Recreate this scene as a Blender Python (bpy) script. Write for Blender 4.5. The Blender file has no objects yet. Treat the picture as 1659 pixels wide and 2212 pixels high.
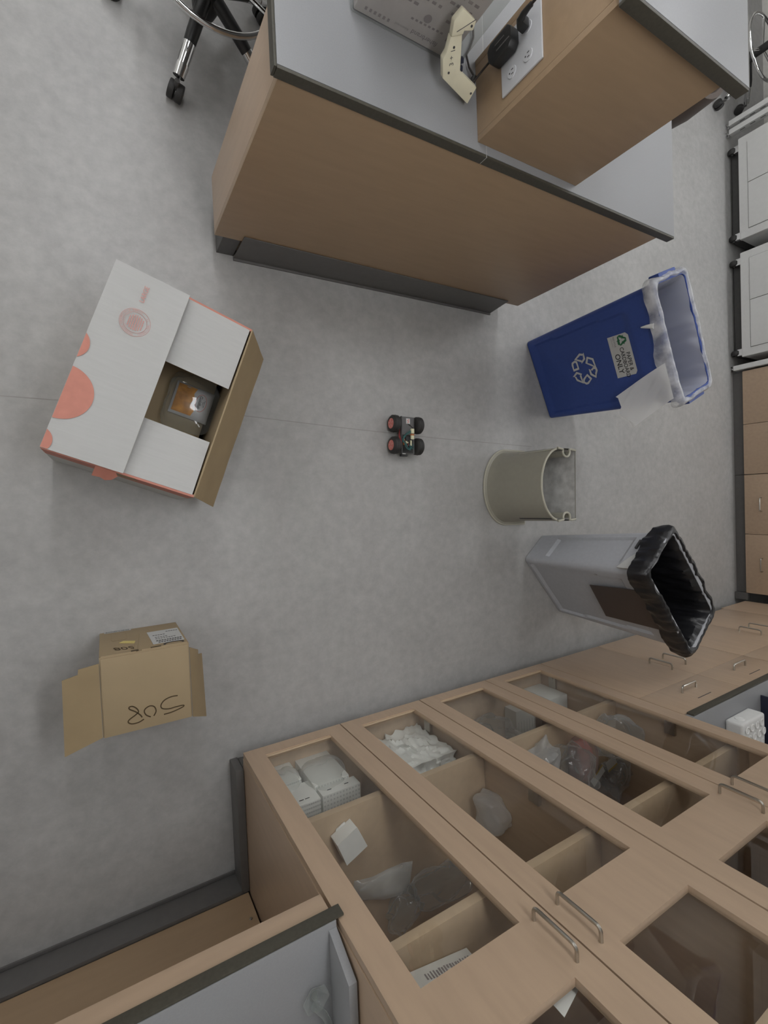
import bpy, bmesh, math, random
from mathutils import Vector, Matrix, noise
C = bpy.context.scene.collection
S = bpy.context.scene
R = math.radians
# ---------------------------------------------------------------- camera
cam = bpy.data.cameras.new('camera'); cam_o = bpy.data.objects.new('camera', cam); C.objects.link(cam_o)
def cam_axes(t, r, y):
    u = Vector((1, 0, 0)); v = Vector((0, -1, 0)); w = Vector((0, 0, -1))
    u, w = math.cos(t)*u - math.sin(t)*w, math.cos(t)*w + math.sin(t)*u
    u, v = math.cos(r)*u + math.sin(r)*v, math.cos(r)*v - math.sin(r)*u
    q = Matrix.Rotation(-y, 3, 'Z')
    return q @ u, q @ v, q @ w
u, v, w = cam_axes(R(30.40385617), R(-0.53779444), R(3.26743531))
m = Matrix((u, -v, -w)).transposed().to_4x4(); m.translation = (0, 0, 2.0)
cam_o.matrix_world = m
cam.sensor_fit = 'HORIZONTAL'; cam.sensor_width = 36.0; cam.lens = 36.0*1032.65/1659
cam.clip_start = 0.02; cam.clip_end = 60
S.camera = cam_o
# ---------------------------------------------------------------- world, exposure
wd = bpy.data.worlds.new('world'); S.world = wd; wd.use_nodes = True
wd.node_tree.nodes['Background'].inputs[0].default_value = (.9, .95, 1, 1)
wd.node_tree.nodes['Background'].inputs[1].default_value = 0.02
S.view_settings.view_transform = 'Standard'; S.view_settings.look = 'None'
S.view_settings.exposure = 0.0; S.view_settings.gamma = 1.0; S.view_settings.use_curve_mapping = False
LAMP = 12.9            # radiance of the ceiling diffusers
LAMPS = [(.65, .05), (.05, 1.95), (.05, 3.15), (.05, 4.6), (-2.2, .35), (-2.2, 2.4), (-2.2, 4.6), (2.4, 1.9), (2.4, 3.5), (2.4, 5.1), (4.5, .2), (4.5, 2.4), (4.5, 4.6)]   # troffer centres
CEIL = 2.75
# ---------------------------------------------------------------- materials
def lin(c):
    c /= 255.0
    return c/12.92 if c <= .04045 else ((c+.055)/1.055)**2.4
def rgb(r, g, b, k=1.0): return (min(lin(r)*k, .92), min(lin(g)*k, .92), min(lin(b)*k, .92), 1)
def nodes(name):
    m = bpy.data.materials.new(name); m.use_nodes = True
    nt = m.node_tree; return m, nt, nt.nodes['Principled BSDF']
def mat(name, col, rough=.5, metal=0, var=.06, scale=40, bump=0, bscale=200, spec=.5, stretch=None, coat=0, sheen=0):
    m, nt, b = nodes(name); N = nt.nodes; L = nt.links
    b.inputs['Roughness'].default_value = rough; b.inputs['Metallic'].default_value = metal
    b.inputs['Specular IOR Level'].default_value = spec
    if coat: b.inputs['Coat Weight'].default_value = coat; b.inputs['Coat Roughness'].default_value = .15
    tc = N.new('ShaderNodeTexCoord'); mp = N.new('ShaderNodeMapping'); L.new(tc.outputs['Object'], mp.inputs[0])
    if stretch: mp.inputs['Scale'].default_value = stretch
    nz = N.new('ShaderNodeTexNoise'); nz.inputs['Scale'].default_value = scale; nz.inputs['Detail'].default_value = 5
    L.new(mp.outputs[0], nz.inputs['Vector'])
    rp = N.new('ShaderNodeValToRGB'); rp.color_ramp.elements[0].position = .3; rp.color_ramp.elements[1].position = .7
    rp.color_ramp.elements[0].color = tuple(c*(1-var) for c in col[:3])+(1,)
    rp.color_ramp.elements[1].color = tuple(min(c*(1+var), 1) for c in col[:3])+(1,)
    L.new(nz.outputs['Fac'], rp.inputs[0]); L.new(rp.outputs[0], b.inputs['Base Color'])
    if bump:
        n2 = N.new('ShaderNodeTexNoise'); n2.inputs['Scale'].default_value = bscale; n2.inputs['Detail'].default_value = 4
        L.new(tc.outputs['Object'], n2.inputs['Vector'])
        bp = N.new('ShaderNodeBump'); bp.inputs['Strength'].default_value = bump; bp.inputs['Distance'].default_value = .004
        L.new(n2.outputs['Fac'], bp.inputs['Height']); L.new(bp.outputs[0], b.inputs['Normal'])
    return m
def glassy(name, tint=(.93, .94, .93), ior=1.5, rough=.0, haze=0.0, hazecol=(.8, .8, .8), bump=0, bscale=30, vary=0, edge=0):
    """thin clear sheet: mostly transparent, fresnel gloss, optional milky part"""
    m = bpy.data.materials.new(name); m.use_nodes = True; nt = m.node_tree; N = nt.nodes; L = nt.links
    for n in list(N): N.remove(n)
    out = N.new('ShaderNodeOutputMaterial'); lw = N.new('ShaderNodeLayerWeight')
    pw = N.new('ShaderNodeMath'); pw.operation = 'POWER'; L.new(lw.outputs['Facing'], pw.inputs[0]); pw.inputs[1].default_value = 5
    fr = N.new('ShaderNodeMath'); fr.operation = 'MULTIPLY_ADD'; L.new(pw.outputs[0], fr.inputs[0]); fr.inputs[1].default_value = .9; fr.inputs[2].default_value = ((ior-1)/(ior+1))**2
    tr = N.new('ShaderNodeBsdfTransparent'); tr.inputs[0].default_value = (*tint, 1)
    gl = N.new('ShaderNodeBsdfGlossy'); gl.inputs['Roughness'].default_value = rough
    base = tr.outputs[0]
    if haze:
        df = N.new('ShaderNodeBsdfDiffuse'); df.inputs[0].default_value = (*hazecol, 1)
        tl = N.new('ShaderNodeBsdfTranslucent'); tl.inputs[0].default_value = (*hazecol, 1)
        ms = N.new('ShaderNodeMixShader'); ms.inputs[0].default_value = .4; L.new(df.outputs[0], ms.inputs[1]); L.new(tl.outputs[0], ms.inputs[2])
        mh = N.new('ShaderNodeMixShader'); mh.inputs[0].default_value = haze
        if edge:
            l2 = N.new('ShaderNodeLayerWeight'); e2 = N.new('ShaderNodeMath'); e2.operation = 'POWER'; e2.inputs[1].default_value = 2.5
            L.new(l2.outputs['Facing'], e2.inputs[0]); e3 = N.new('ShaderNodeMath'); e3.operation = 'MULTIPLY_ADD'; e3.use_clamp = True
            L.new(e2.outputs[0], e3.inputs[0]); e3.inputs[1].default_value = edge; e3.inputs[2].default_value = haze; L.new(e3.outputs[0], mh.inputs[0])
        if vary:
            t2 = N.new('ShaderNodeTexCoord'); z2 = N.new('ShaderNodeTexNoise'); z2.inputs['Scale'].default_value = 14; z2.inputs['Detail'].default_value = 4
            r2 = N.new('ShaderNodeMapRange'); r2.inputs['From Min'].default_value = .35; r2.inputs['From Max'].default_value = .65; r2.inputs['To Min'].default_value = haze*.6; r2.inputs['To Max'].default_value = min(haze*1.7, .95)
            L.new(t2.outputs['Object'], z2.inputs['Vector']); L.new(z2.outputs['Fac'], r2.inputs['Value']); L.new(r2.outputs[0], mh.inputs[0])
        L.new(tr.outputs[0], mh.inputs[1]); L.new(ms.outputs[0], mh.inputs[2]); base = mh.outputs[0]
    mx = N.new('ShaderNodeMixShader'); L.new(fr.outputs[0], mx.inputs[0]); L.new(base, mx.inputs[1]); L.new(gl.outputs[0], mx.inputs[2])
    if bump:
        tc = N.new('ShaderNodeTexCoord'); nz = N.new('ShaderNodeTexNoise'); nz.inputs['Scale'].default_value = bscale; nz.inputs['Detail'].default_value = 3
        L.new(tc.outputs['Object'], nz.inputs['Vector'])
        bp = N.new('ShaderNodeBump'); bp.inputs['Strength'].default_value = bump; bp.inputs['Distance'].default_value = .01
        L.new(nz.outputs['Fac'], bp.inputs['Height'])
        L.new(bp.outputs[0], gl.inputs['Normal']); L.new(bp.outputs[0], lw.inputs['Normal'])
    L.new(mx.outputs[0], out.inputs[0]); return m
M = {}
M['floor'] = mat('grey_vinyl', rgb(171, 169, 165), .42, var=.05, scale=9, bump=.05, bscale=160)
def floor_mat():
    m, nt, b = nodes('grey_marbled_vinyl'); N = nt.nodes; L = nt.links
    tc = N.new('ShaderNodeTexCoord'); n1 = N.new('ShaderNodeTexNoise'); n1.inputs['Scale'].default_value = 22; n1.inputs['Detail'].default_value = 8; n1.inputs['Roughness'].default_value = .65
    n2 = N.new('ShaderNodeTexNoise'); n2.inputs['Scale'].default_value = 3.5; n2.inputs['Detail'].default_value = 6; n2.inputs['Distortion'].default_value = 1.2
    mp = N.new('ShaderNodeMapping'); mp.inputs['Scale'].default_value = (1, 1, 1)
    L.new(tc.outputs['Object'], mp.inputs[0]); L.new(mp.outputs[0], n1.inputs['Vector']); L.new(mp.outputs[0], n2.inputs['Vector'])
    ad = N.new('ShaderNodeMath'); ad.operation = 'MULTIPLY_ADD'; ad.inputs[1].default_value = 1.35; L.new(n1.outputs['Fac'], ad.inputs[0]); sc_ = N.new('ShaderNodeMath'); sc_.operation = 'MULTIPLY'; sc_.inputs[1].default_value = .65; L.new(n2.outputs['Fac'], sc_.inputs[0]); L.new(sc_.outputs[0], ad.inputs[2])
    rp = N.new('ShaderNodeValToRGB'); e = rp.color_ramp.elements; e[0].position = .75; e[1].position = 1.25
    mr = N.new('ShaderNodeMapRange'); mr.inputs['From Min'].default_value = .6; mr.inputs['From Max'].default_value = 1.4
    L.new(ad.outputs[0], mr.inputs['Value']); L.new(mr.outputs[0], rp.inputs[0]); e[0].position = .15; e[1].position = .85
    e[0].color = rgb(160, 159, 157); e[1].color = rgb(177, 176, 174)
    L.new(rp.outputs[0], b.inputs['Base Color']); b.inputs['Roughness'].default_value = .38
    b.inputs['Specular IOR Level'].default_value = .45
    n3 = N.new('ShaderNodeTexNoise'); n3.inputs['Scale'].default_value = 60; n3.inputs['Detail'].default_value = 5; L.new(tc.outputs['Object'], n3.inputs['Vector'])
    bp = N.new('ShaderNodeBump'); bp.inputs['Strength'].default_value = .12; bp.inputs['Distance'].default_value = .003
    L.new(n3.outputs['Fac'], bp.inputs['Height']); L.new(bp.outputs[0], b.inputs['Normal'])
    return m
M['floor'] = floor_mat()
M['seam'] = mat('seam_sealant', rgb(150, 148, 144), .5)
M['wall'] = mat('painted_wall', rgb(222, 220, 215), .7, bump=.05)
M['ceil'] = mat('ceiling_tile', rgb(232, 231, 228), .8, bump=.2, bscale=90)
W = rgb(184, 160, 136)
M['wood'] = mat('maple_laminate', W, .34, var=.05, scale=5, stretch=(9, 9, 1.2), bump=.02, bscale=300)
M['woodx'] = mat('maple_laminate_flat_grain', W, .34, var=.05, scale=5, stretch=(1.2, 9, 9), bump=.02, bscale=300)
M['woodedge'] = mat('maple_edge_band', rgb(196, 172, 144), .4, var=.04)
M['woodin'] = mat('maple_interior', rgb(208, 185, 160), .5, var=.05, scale=5, stretch=(9, 9, 1.2))
M['woodpen'] = mat('amber_maple_panel', rgb(164, 139, 111), .38, var=.04, scale=5, stretch=(1.2, 9, 9))
M['cove'] = mat('grey_cove_base', rgb(97, 95, 93), .45, var=.05)
M['top'] = mat('grey_worktop', rgb(147, 148, 150), .42, var=.03, scale=300)
M['topedge'] = mat('dark_olive_edge', rgb(74, 71, 62), .5, var=.12, scale=120)
M['steel'] = mat('brushed_steel', rgb(190, 186, 178), .28, 1, var=.04)
M['chrome'] = mat('chrome', rgb(225, 225, 225), .1, 1, var=.02)
M['black'] = mat('black_plastic', rgb(38, 38, 38), .4, var=.1)
M['rubber'] = mat('black_rubber', rgb(48, 47, 46), .6, var=.1, bump=.1)
M['darkpl'] = mat('dark_grey_plastic', rgb(84, 83, 82), .5, var=.08)
M['white'] = mat('white_enamel', rgb(217, 217, 215), .3, var=.02)
M['whitegap'] = mat('grey_gasket', rgb(120, 120, 118), .6)
M['card'] = mat('kraft_cardboard', rgb(161, 142, 112), .75, var=.04, scale=7, bump=.05)
M['carddark'] = mat('kraft_flap_inside', rgb(158, 138, 106), .8, var=.05, scale=12)
M['cardwhite'] = mat('white_coated_board', rgb(186, 186, 184), .55, var=.025, scale=6, stretch=(2, 26, 1), bump=.12, bscale=40)
M['red'] = mat('orange_red_print', rgb(200, 133, 117), .6, var=.05)
M['reddark'] = mat('red_print_band', rgb(190, 118, 102), .6, var=.05)
M['redink'] = mat('faint_red_ink', rgb(208, 150, 142), .6)
M['ink'] = mat('brown_marker_ink', rgb(72, 56, 30), .6)
M['inkgrey'] = mat('grey_print', rgb(96, 94, 92), .6)
M['blackink'] = mat('black_print', rgb(34, 34, 36), .6)
M['blue'] = mat('blue_polyethylene', rgb(50, 74, 142), .42, var=.05, scale=60, bump=.04, bscale=300)
M['greybin'] = mat('grey_polyethylene', rgb(178, 180, 185), .42, var=.04, scale=60, bump=.04, bscale=300)
M['tan'] = mat('taupe_plastic', rgb(156, 153, 140), .42, var=.03)
M['tanrim'] = mat('taupe_plastic_rim', rgb(180, 177, 162), .4, var=.03)
M['tanin'] = mat('mottled_grey_inside', rgb(196, 195, 192), .7, var=.25, scale=18)  # lighter, mottled grey for the inside of the basket
M['label'] = mat('white_vinyl_sticker', rgb(194, 194, 192), .5, var=.02)
M['green'] = mat('green_print', rgb(48, 110, 74), .6)
M['tape'] = mat('dark_brown_tape', rgb(78, 68, 64), .45, var=.06, stretch=(30, 1, 1), bump=.05)
M['blackbag'] = mat('black_polythene', rgb(30, 30, 33), .3, var=.2, scale=25, bump=.4, bscale=60, spec=.55)
M['whitebag'] = glassy('frosted_liner', haze=.55, hazecol=(.9, .9, .9), vary=1, rough=.25, bump=.5, bscale=35)
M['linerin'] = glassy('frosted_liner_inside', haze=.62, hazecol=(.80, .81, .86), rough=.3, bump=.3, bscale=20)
M['linerflap'] = glassy('frosted_liner_folds', haze=.96, hazecol=(1, 1, .99), rough=.25, bump=.5, bscale=35)
M['clearbag'] = glassy('clear_polythene', haze=.12, edge=.75, hazecol=(.97, .96, .96), rough=.12, bump=.3, bscale=30)
M['milkbag'] = glassy('milky_polythene', haze=.36, edge=.6, hazecol=(.95, .94, .94), rough=.14, bump=.3, bscale=30)
M['pinkbag'] = glassy('pink_polythene', haze=.25, edge=.5, hazecol=(.9, .72, .68), rough=.12, bump=.3, bscale=25)
M['greybag'] = glassy('smoky_polythene', haze=.2, edge=.5, hazecol=(.75, .73, .75), rough=.1, bump=.3, bscale=25)
M['glass'] = glassy('window_glass', tint=(.975, .98, .975), ior=1.52)
M['clearpl'] = glassy('clear_polystyrene', haze=.08, edge=.6, hazecol=(.75, .78, .78), rough=.05)
M['clearwrap'] = glassy('clear_wrap', haze=.05, edge=.35, hazecol=(.8, .82, .85), rough=.22)
M['paper'] = mat('white_paper', rgb(204, 203, 199), .7, var=.02)
M['tiprack'] = mat('white_tip_rack', rgb(236, 236, 231), .5, var=.02)
M['bundle'] = mat('white_wrapped_tissue', rgb(238, 238, 233), .5, var=.03, scale=20, bump=.4, bscale=30)
M['gridgrey'] = mat('rack_holes', rgb(210, 210, 206), .7)
M['cardin'] = mat('white_carton_board', rgb(232, 231, 226), .6, var=.02)
M['foam'] = mat('white_foam', rgb(222, 222, 220), .85, var=.02, bump=.2, bscale=150)
M['foamhole'] = mat('foam_cup', rgb(232, 232, 230), .8)
M['beige'] = mat('beige_casing', rgb(228, 222, 196), .42, var=.03)
M['taupebox'] = mat('mauve_grey_printed_card', rgb(198, 191, 189), .5, var=.04)
M['greyprint'] = mat('dim_grey_print', rgb(150, 141, 142), .6)
M['plate'] = mat('white_outlet_plate', rgb(196, 197, 200), .3, var=.02)
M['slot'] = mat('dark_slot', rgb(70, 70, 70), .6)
M['cord'] = mat('dark_cord', rgb(44, 38, 34), .5)
M['hub'] = mat('pink_hub', rgb(204, 122, 114), .5, var=.12, scale=300)
M['pcbgrey'] = mat('charcoal_plate', rgb(92, 91, 91), .5, var=.05)
M['yellowpl'] = mat('ivory_connector', rgb(214, 210, 178), .5)
M['orange'] = mat('orange_plastic', rgb(196, 120, 70), .5)
M['teal'] = mat('teal_wire', rgb(50, 96, 94), .5)
M['redwire'] = mat('red_wire', rgb(150, 48, 48), .5)
M['snackorange'] = mat('orange_snack_print', rgb(222, 150, 70), .3, var=.5, scale=26)
M['snackwhite'] = mat('white_foil_film', rgb(206, 206, 210), .25, var=.08, scale=20, bump=.3, bscale=30)
M['yellow'] = mat('yellow_sticker', rgb(214, 196, 120), .6)
M['gold'] = mat('gold_foil_print', rgb(176, 150, 80), .5)
M['seatdark'] = mat('dark_brown_vinyl', rgb(66, 52, 44), .5, var=.1)
M['blue_edge'] = mat('dark_navy_plastic', rgb(40, 44, 62), .4)
M['floorcol'] = M['seam']
def emit(name, col, s):
    m = bpy.data.materials.new(name); m.use_nodes = True; nt = m.node_tree
    b = nt.nodes['Principled BSDF']; b.inputs['Base Color'].default_value = (.8, .8, .8, 1)
    b.inputs['Emission Color'].default_value = (*col, 1); b.inputs['Emission Strength'].default_value = s; return m
M['lamp'] = emit('lit_diffuser', (.975, .985, 1), LAMP)
# ---------------------------------------------------------------- mesh helpers
class MB:
    def __init__(s): s.v = []; s.f = []; s.mi = []
    def add(s, vs, fs, mi=0):
        o = len(s.v); s.v += [Vector(p) for p in vs]; s.f += [tuple(i+o for i in f) for f in fs]; s.mi += [mi]*len(fs); return s
    def box(s, x0, x1, y0, y1, z0, z1, mi=0):
        vs = [(x, y, z) for z in (z0, z1) for y in (y0, y1) for x in (x0, x1)]
        return s.add(vs, [(0, 2, 3, 1), (4, 5, 7, 6), (0, 1, 5, 4), (2, 6, 7, 3), (0, 4, 6, 2), (1, 3, 7, 5)], mi)
    def prism(s, pts, d, mi=0):
        d = Vector(d); n = len(pts); a = [Vector(p) for p in pts]; b = [p+d for p in a]
        nrm = sum(((a[i]-a[0]).cross(a[(i+1) % n]-a[0]) for i in range(n)), Vector())
        fs = [tuple(range(n)), tuple(range(2*n-1, n-1, -1))] + [(i, i+n, (i+1) % n+n, (i+1) % n) for i in range(n)]
        if nrm.dot(d) > 0: fs = [tuple(reversed(f)) for f in fs]
        return s.add(a+b, fs, mi)
    def ring_faces(s, rings, closed=True, c0=True, c1=True, mi=0):
        n = len(rings[0]); fs = []
        for k in range(len(rings)-1):
            for i in range(n if closed else n-1):
                j = (i+1) % n; fs.append((k*n+i, k*n+j, (k+1)*n+j, (k+1)*n+i))
        if c0: fs.append(tuple(range(n-1, -1, -1)))
        if c1: fs.append(tuple((len(rings)-1)*n+i for i in range(n)))
        return s.add([p for r in rings for p in r], fs, mi)
    def tube(s, path, r, n=8, caps=True, closed=False, mi=0):
        P = [Vector(p) for p in path]; m = len(P); rings = []; prev = None
        for i in range(m):
            a = P[i-1] if (i or closed) else P[0]; b = P[(i+1) % m] if (i < m-1 or closed) else P[-1]
            t = (b-a).normalized()
            if prev is None:
                prev = t.orthogonal().normalized()
            prev = (prev - t*prev.dot(t)).normalized(); q = t.cross(prev)
            rr = r[i] if isinstance(r, (list, tuple)) else r
            rings.append([P[i]+prev*rr*math.cos(2*math.pi*k/n)+q*rr*math.sin(2*math.pi*k/n) for k in range(n)])
        if closed:
            rings.append(rings[0]); return s.ring_faces(rings, True, False, False, mi)
        return s.ring_faces(rings, True, caps, caps, mi)
    def lathe(s, prof, c=(0, 0, 0), n=24, axis='z', mi=0):
        c = Vector(c); rings = []
        for r, h in prof:
            ring = []
            for k in range(n):
                a = 2*math.pi*k/n; x, y = r*math.cos(a), r*math.sin(a)
                ring.append(c + Vector({'z': (x, y, h), 'x': (h, x, y), 'y': (y, h, x)}[axis]))
            rings.append(ring)
        return s.ring_faces(rings, True, True, True, mi)
    def strip(s, pts, w, up, d, mi=0):
        """flat ribbon along pts, width w, lying in the plane with normal up, thickness d"""
        up = Vector(up).normalized(); P = [Vector(p) for p in pts]; a = []; b = []
        for i, p in enumerate(P):
            t = (P[min(i+1, len(P)-1)]-P[max(i-1, 0)]).normalized(); q = up.cross(t)*w/2
            a.append(p+q); b.append(p-q)
        rings = [[a[i]+up*d, b[i]+up*d, b[i], a[i]] for i in range(len(P))]
        return s.ring_faces(rings, True, True, True, mi)
def mesh(name, mb, mats, bev=0, smooth=40, seg=2):
    bm = bmesh.new(); vs = [bm.verts.new(p) for p in mb.v]
    for f, mi in zip(mb.f, mb.mi):
        if len(set(f)) < 3: continue
        try: q = bm.faces.new([vs[i] for i in f]); q.material_index = mi
        except ValueError: pass
    if bev:
        bm.normal_update()
        es = [e for e in bm.edges if len(e.link_faces) == 2 and e.calc_face_angle(0) > R(30)]
        bmesh.ops.bevel(bm, geom=es, offset=bev, offset_type='OFFSET', segments=seg, affect='EDGES', profile=.6, clamp_overlap=True)
    bmesh.ops.recalc_face_normals(bm, faces=bm.faces) if bev or mb.__dict__.get('fix') else None
    me = bpy.data.meshes.new(name); bm.to_mesh(me); bm.free()
    for q in (mats if isinstance(mats, (list, tuple)) else [mats]): me.materials.append(M[q] if isinstance(q, str) else q)
    if smooth:
        me.shade_smooth(); me.set_sharp_from_angle(angle=R(smooth))
    return me
INV = {}
def thing(name, label, cat, loc=(0, 0, 0), rotz=0, group=None):
    o = bpy.data.objects.new(name, None); C.objects.link(o); o.empty_display_size = .1
    o.location = loc; o.rotation_euler = (0, 0, rotz); o['label'] = label; o['category'] = cat
    if group: o['group'] = group
    return o
def root_of(o):
    while o.parent: o = o.parent
    return o
def part(name, mb, mats, parent, world=True, label=None, **kw):
    """mesh part; world=True: coordinates of mb are room coordinates, else the thing's own frame"""
    if world:
        r = root_of(parent); inv = (Matrix.Translation(r.location) @ r.rotation_euler.to_matrix().to_4x4()).inverted()
        mb.v = [inv @ p for p in mb.v]
    o = bpy.data.objects.new(name, mesh(name, mb, mats, **kw)); C.objects.link(o); o.parent = parent
    if label: o['label'] = label
    return o
def solo(name, mb, mats, label, cat, loc=(0, 0, 0), rotz=0, group=None, world=True, **kw):
    if world: mb.v = [Matrix.Rotation(-rotz, 4, 'Z') @ (p-Vector(loc)) for p in mb.v]
    o = bpy.data.objects.new(name, mesh(name, mb, mats, **kw)); C.objects.link(o)
    o.location = loc; o.rotation_euler = (0, 0, rotz); o['label'] = label; o['category'] = cat
    if group: o['group'] = group
    return o
def struct(name, mb, mats, **kw):
    o = bpy.data.objects.new(name, mesh(name, mb, mats, **kw)); C.objects.link(o); o['kind'] = 'structure'; return o
def stuff(o): o['kind'] = 'stuff'; return o
def textmb(mb, s, o, xd, yd, size, align='CENTER', lift=.0006, bold=0, sx=1.0, mi=0):
    cu = bpy.data.curves.new('t', 'FONT'); cu.body = s; cu.align_x = align; cu.align_y = 'CENTER'; cu.size = 1; cu.offset = bold; cu.resolution_u = 3
    ob = bpy.data.objects.new('t', cu); C.objects.link(ob)
    dg = bpy.context.evaluated_depsgraph_get(); dg.update(); me = bpy.data.meshes.new_from_object(ob.evaluated_get(dg))
    xd = Vector(xd).normalized(); yd = Vector(yd).normalized(); n = xd.cross(yd); o = Vector(o)
    mb.add([o + xd*(p.co.x*size*sx) + yd*(p.co.y*size) + n*lift for p in me.vertices], [tuple(p.vertices) for p in me.polygons], mi)
    bpy.data.objects.remove(ob); bpy.data.curves.remove(cu); bpy.data.meshes.remove(me); return mb
def rrect(L, Wd, r, z, n=6, cx=0, cy=0, dense=0):
    """rounded rectangle ring, counter-clockwise, starting at the middle of the -y side"""
    pts = []
    for (sx, sy, a0) in ((1, -1, -90), (1, 1, 0), (-1, 1, 90), (-1, -1, 180)):
        for k in range(n+1):
            a = R(a0+90*k/n); pts.append(Vector((cx+sx*(L/2-r)+r*math.cos(a), cy+sy*(Wd/2-r)+r*math.sin(a), z)))
    if dense:
        out = []
        for i, p in enumerate(pts):
            q = pts[(i+1) % len(pts)]; k = max(1, int((q-p).length/dense+.5))
            out += [p.lerp(q, j/k) for j in range(k)]
        pts = out
    return pts
def fbm(p, s, o=3): return noise.fractal(Vector(p)*s, 1.0, 2.0, o)
def folds(p, seed, n=9, f=1.0):
    """sum of straight creases: piecewise-linear, so film folds stay sharp"""
    rnd = random.Random(seed); a = 0
    for k in range(n):
        d = Vector((rnd.gauss(0, 1), rnd.gauss(0, 1), rnd.gauss(0, 1))).normalized(); a += abs((p.dot(d)*f*rnd.uniform(.6, 1.9)+rnd.random()*2) % 2-1)-.5
    return a/math.sqrt(n)*2
def bag(mb, c, size, rot=0, seed=0, amp=.12, pinch=0, freq=1.0, sub=4, flat=3.0):
    """crumpled pillow-shaped bag"""
    bm = bmesh.new(); bmesh.ops.create_icosphere(bm, subdivisions=sub, radius=1)
    rnd = random.Random(seed); off = Vector((rnd.random()*50, rnd.random()*50, rnd.random()*50))
    q = Matrix.Rotation(rot, 3, 'Z'); vs = []
    for vtx in bm.verts:
        p = vtx.co.copy(); e = 2.0/flat
        k = (abs(p.x)**flat+abs(p.y)**flat+abs(p.z)**2)**(-1/flat if False else -.5)
        p = Vector((p.x*k, p.y*k, p.z*k)) if k else p
        p0 = p.copy(); p *= 1+amp*folds(p0, seed, 10, 1.1*freq)
        p += amp*.9*Vector((folds(p0, seed+1, 5, 1.6*freq), folds(p0, seed+2, 5, 1.6*freq), folds(p0, seed+3, 5, 1.3*freq)))
        if pinch: p.x *= 1-pinch*max(0, p.y)
        p = Vector((p.x*size[0]/2, p.y*size[1]/2, p.z*size[2]/2))
        p = q @ p + Vector(c); p.z = max(p.z, c[2]-size[2]/2); vs.append(p)
    bm.verts.index_update()
    fs = [tuple(x.index for x in f.verts) for f in bm.faces]; bm.free()
    return mb.add(vs, fs)
# ---------------------------------------------------------------- the room
X0, X1, Y0, Y1 = -2.9, 5.3, -1.64, 7.4
struct('floor', MB().box(X0, X1, Y0, Y1, -.1, 0), 'floor')
struct('ceiling', MB().box(X0, X1, Y0, Y1, CEIL, CEIL+.1), 'ceil')
struct('wall_back', MB().box(X0, X1, Y0-.1, Y0, 0, CEIL), 'wall')
struct('wall_front', MB().box(X0, X1, Y1, Y1+.1, 0, CEIL), 'wall')
struct('wall_left', MB().box(X0-.1, X0, Y0, Y1, 0, CEIL), 'wall')
struct('wall_right', MB().box(X1, X1+.1, Y0, Y1, 0, CEIL), 'wall')
struct('trim_1', MB().strip([(-1.2, .398, 0), (-.3, .388, 0), (.4, .372, 0), (1.0, .330, 0), (1.5, .30, 0), (2.2, .27, 0)], .0035, (0, 0, 1), .0006), 'seam')
words = ('above the floor between box and robot car', 'first in the row by the wheeled stool', 'second in the row by the wheeled stool', 'last in the row by the wheeled stool', 'first in the leftmost row', 'second in the leftmost row', 'last in the leftmost row', 'over the peninsula and recycling bin', 'second in the row over the peninsula', 'last in the row over the peninsula', 'over the far maple drawers', 'second in the row over the far drawers', 'last in the row over the far drawers')
for i, (x, y) in enumerate(LAMPS):
    t = thing('ceiling_light', 'long white recessed ceiling light ' + words[i], 'light', (x, y, CEIL-.06), 0, 'ceiling lights')
    part('housing', MB().box(x-.15, x+.15, y-.62, y+.62, CEIL-.03, CEIL-.002), 'white', t, bev=.004)
    part('diffuser', MB().box(x-.13, x+.13, y-.6, y+.6, CEIL-.045, CEIL-.032), 'lamp', t)
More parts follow.
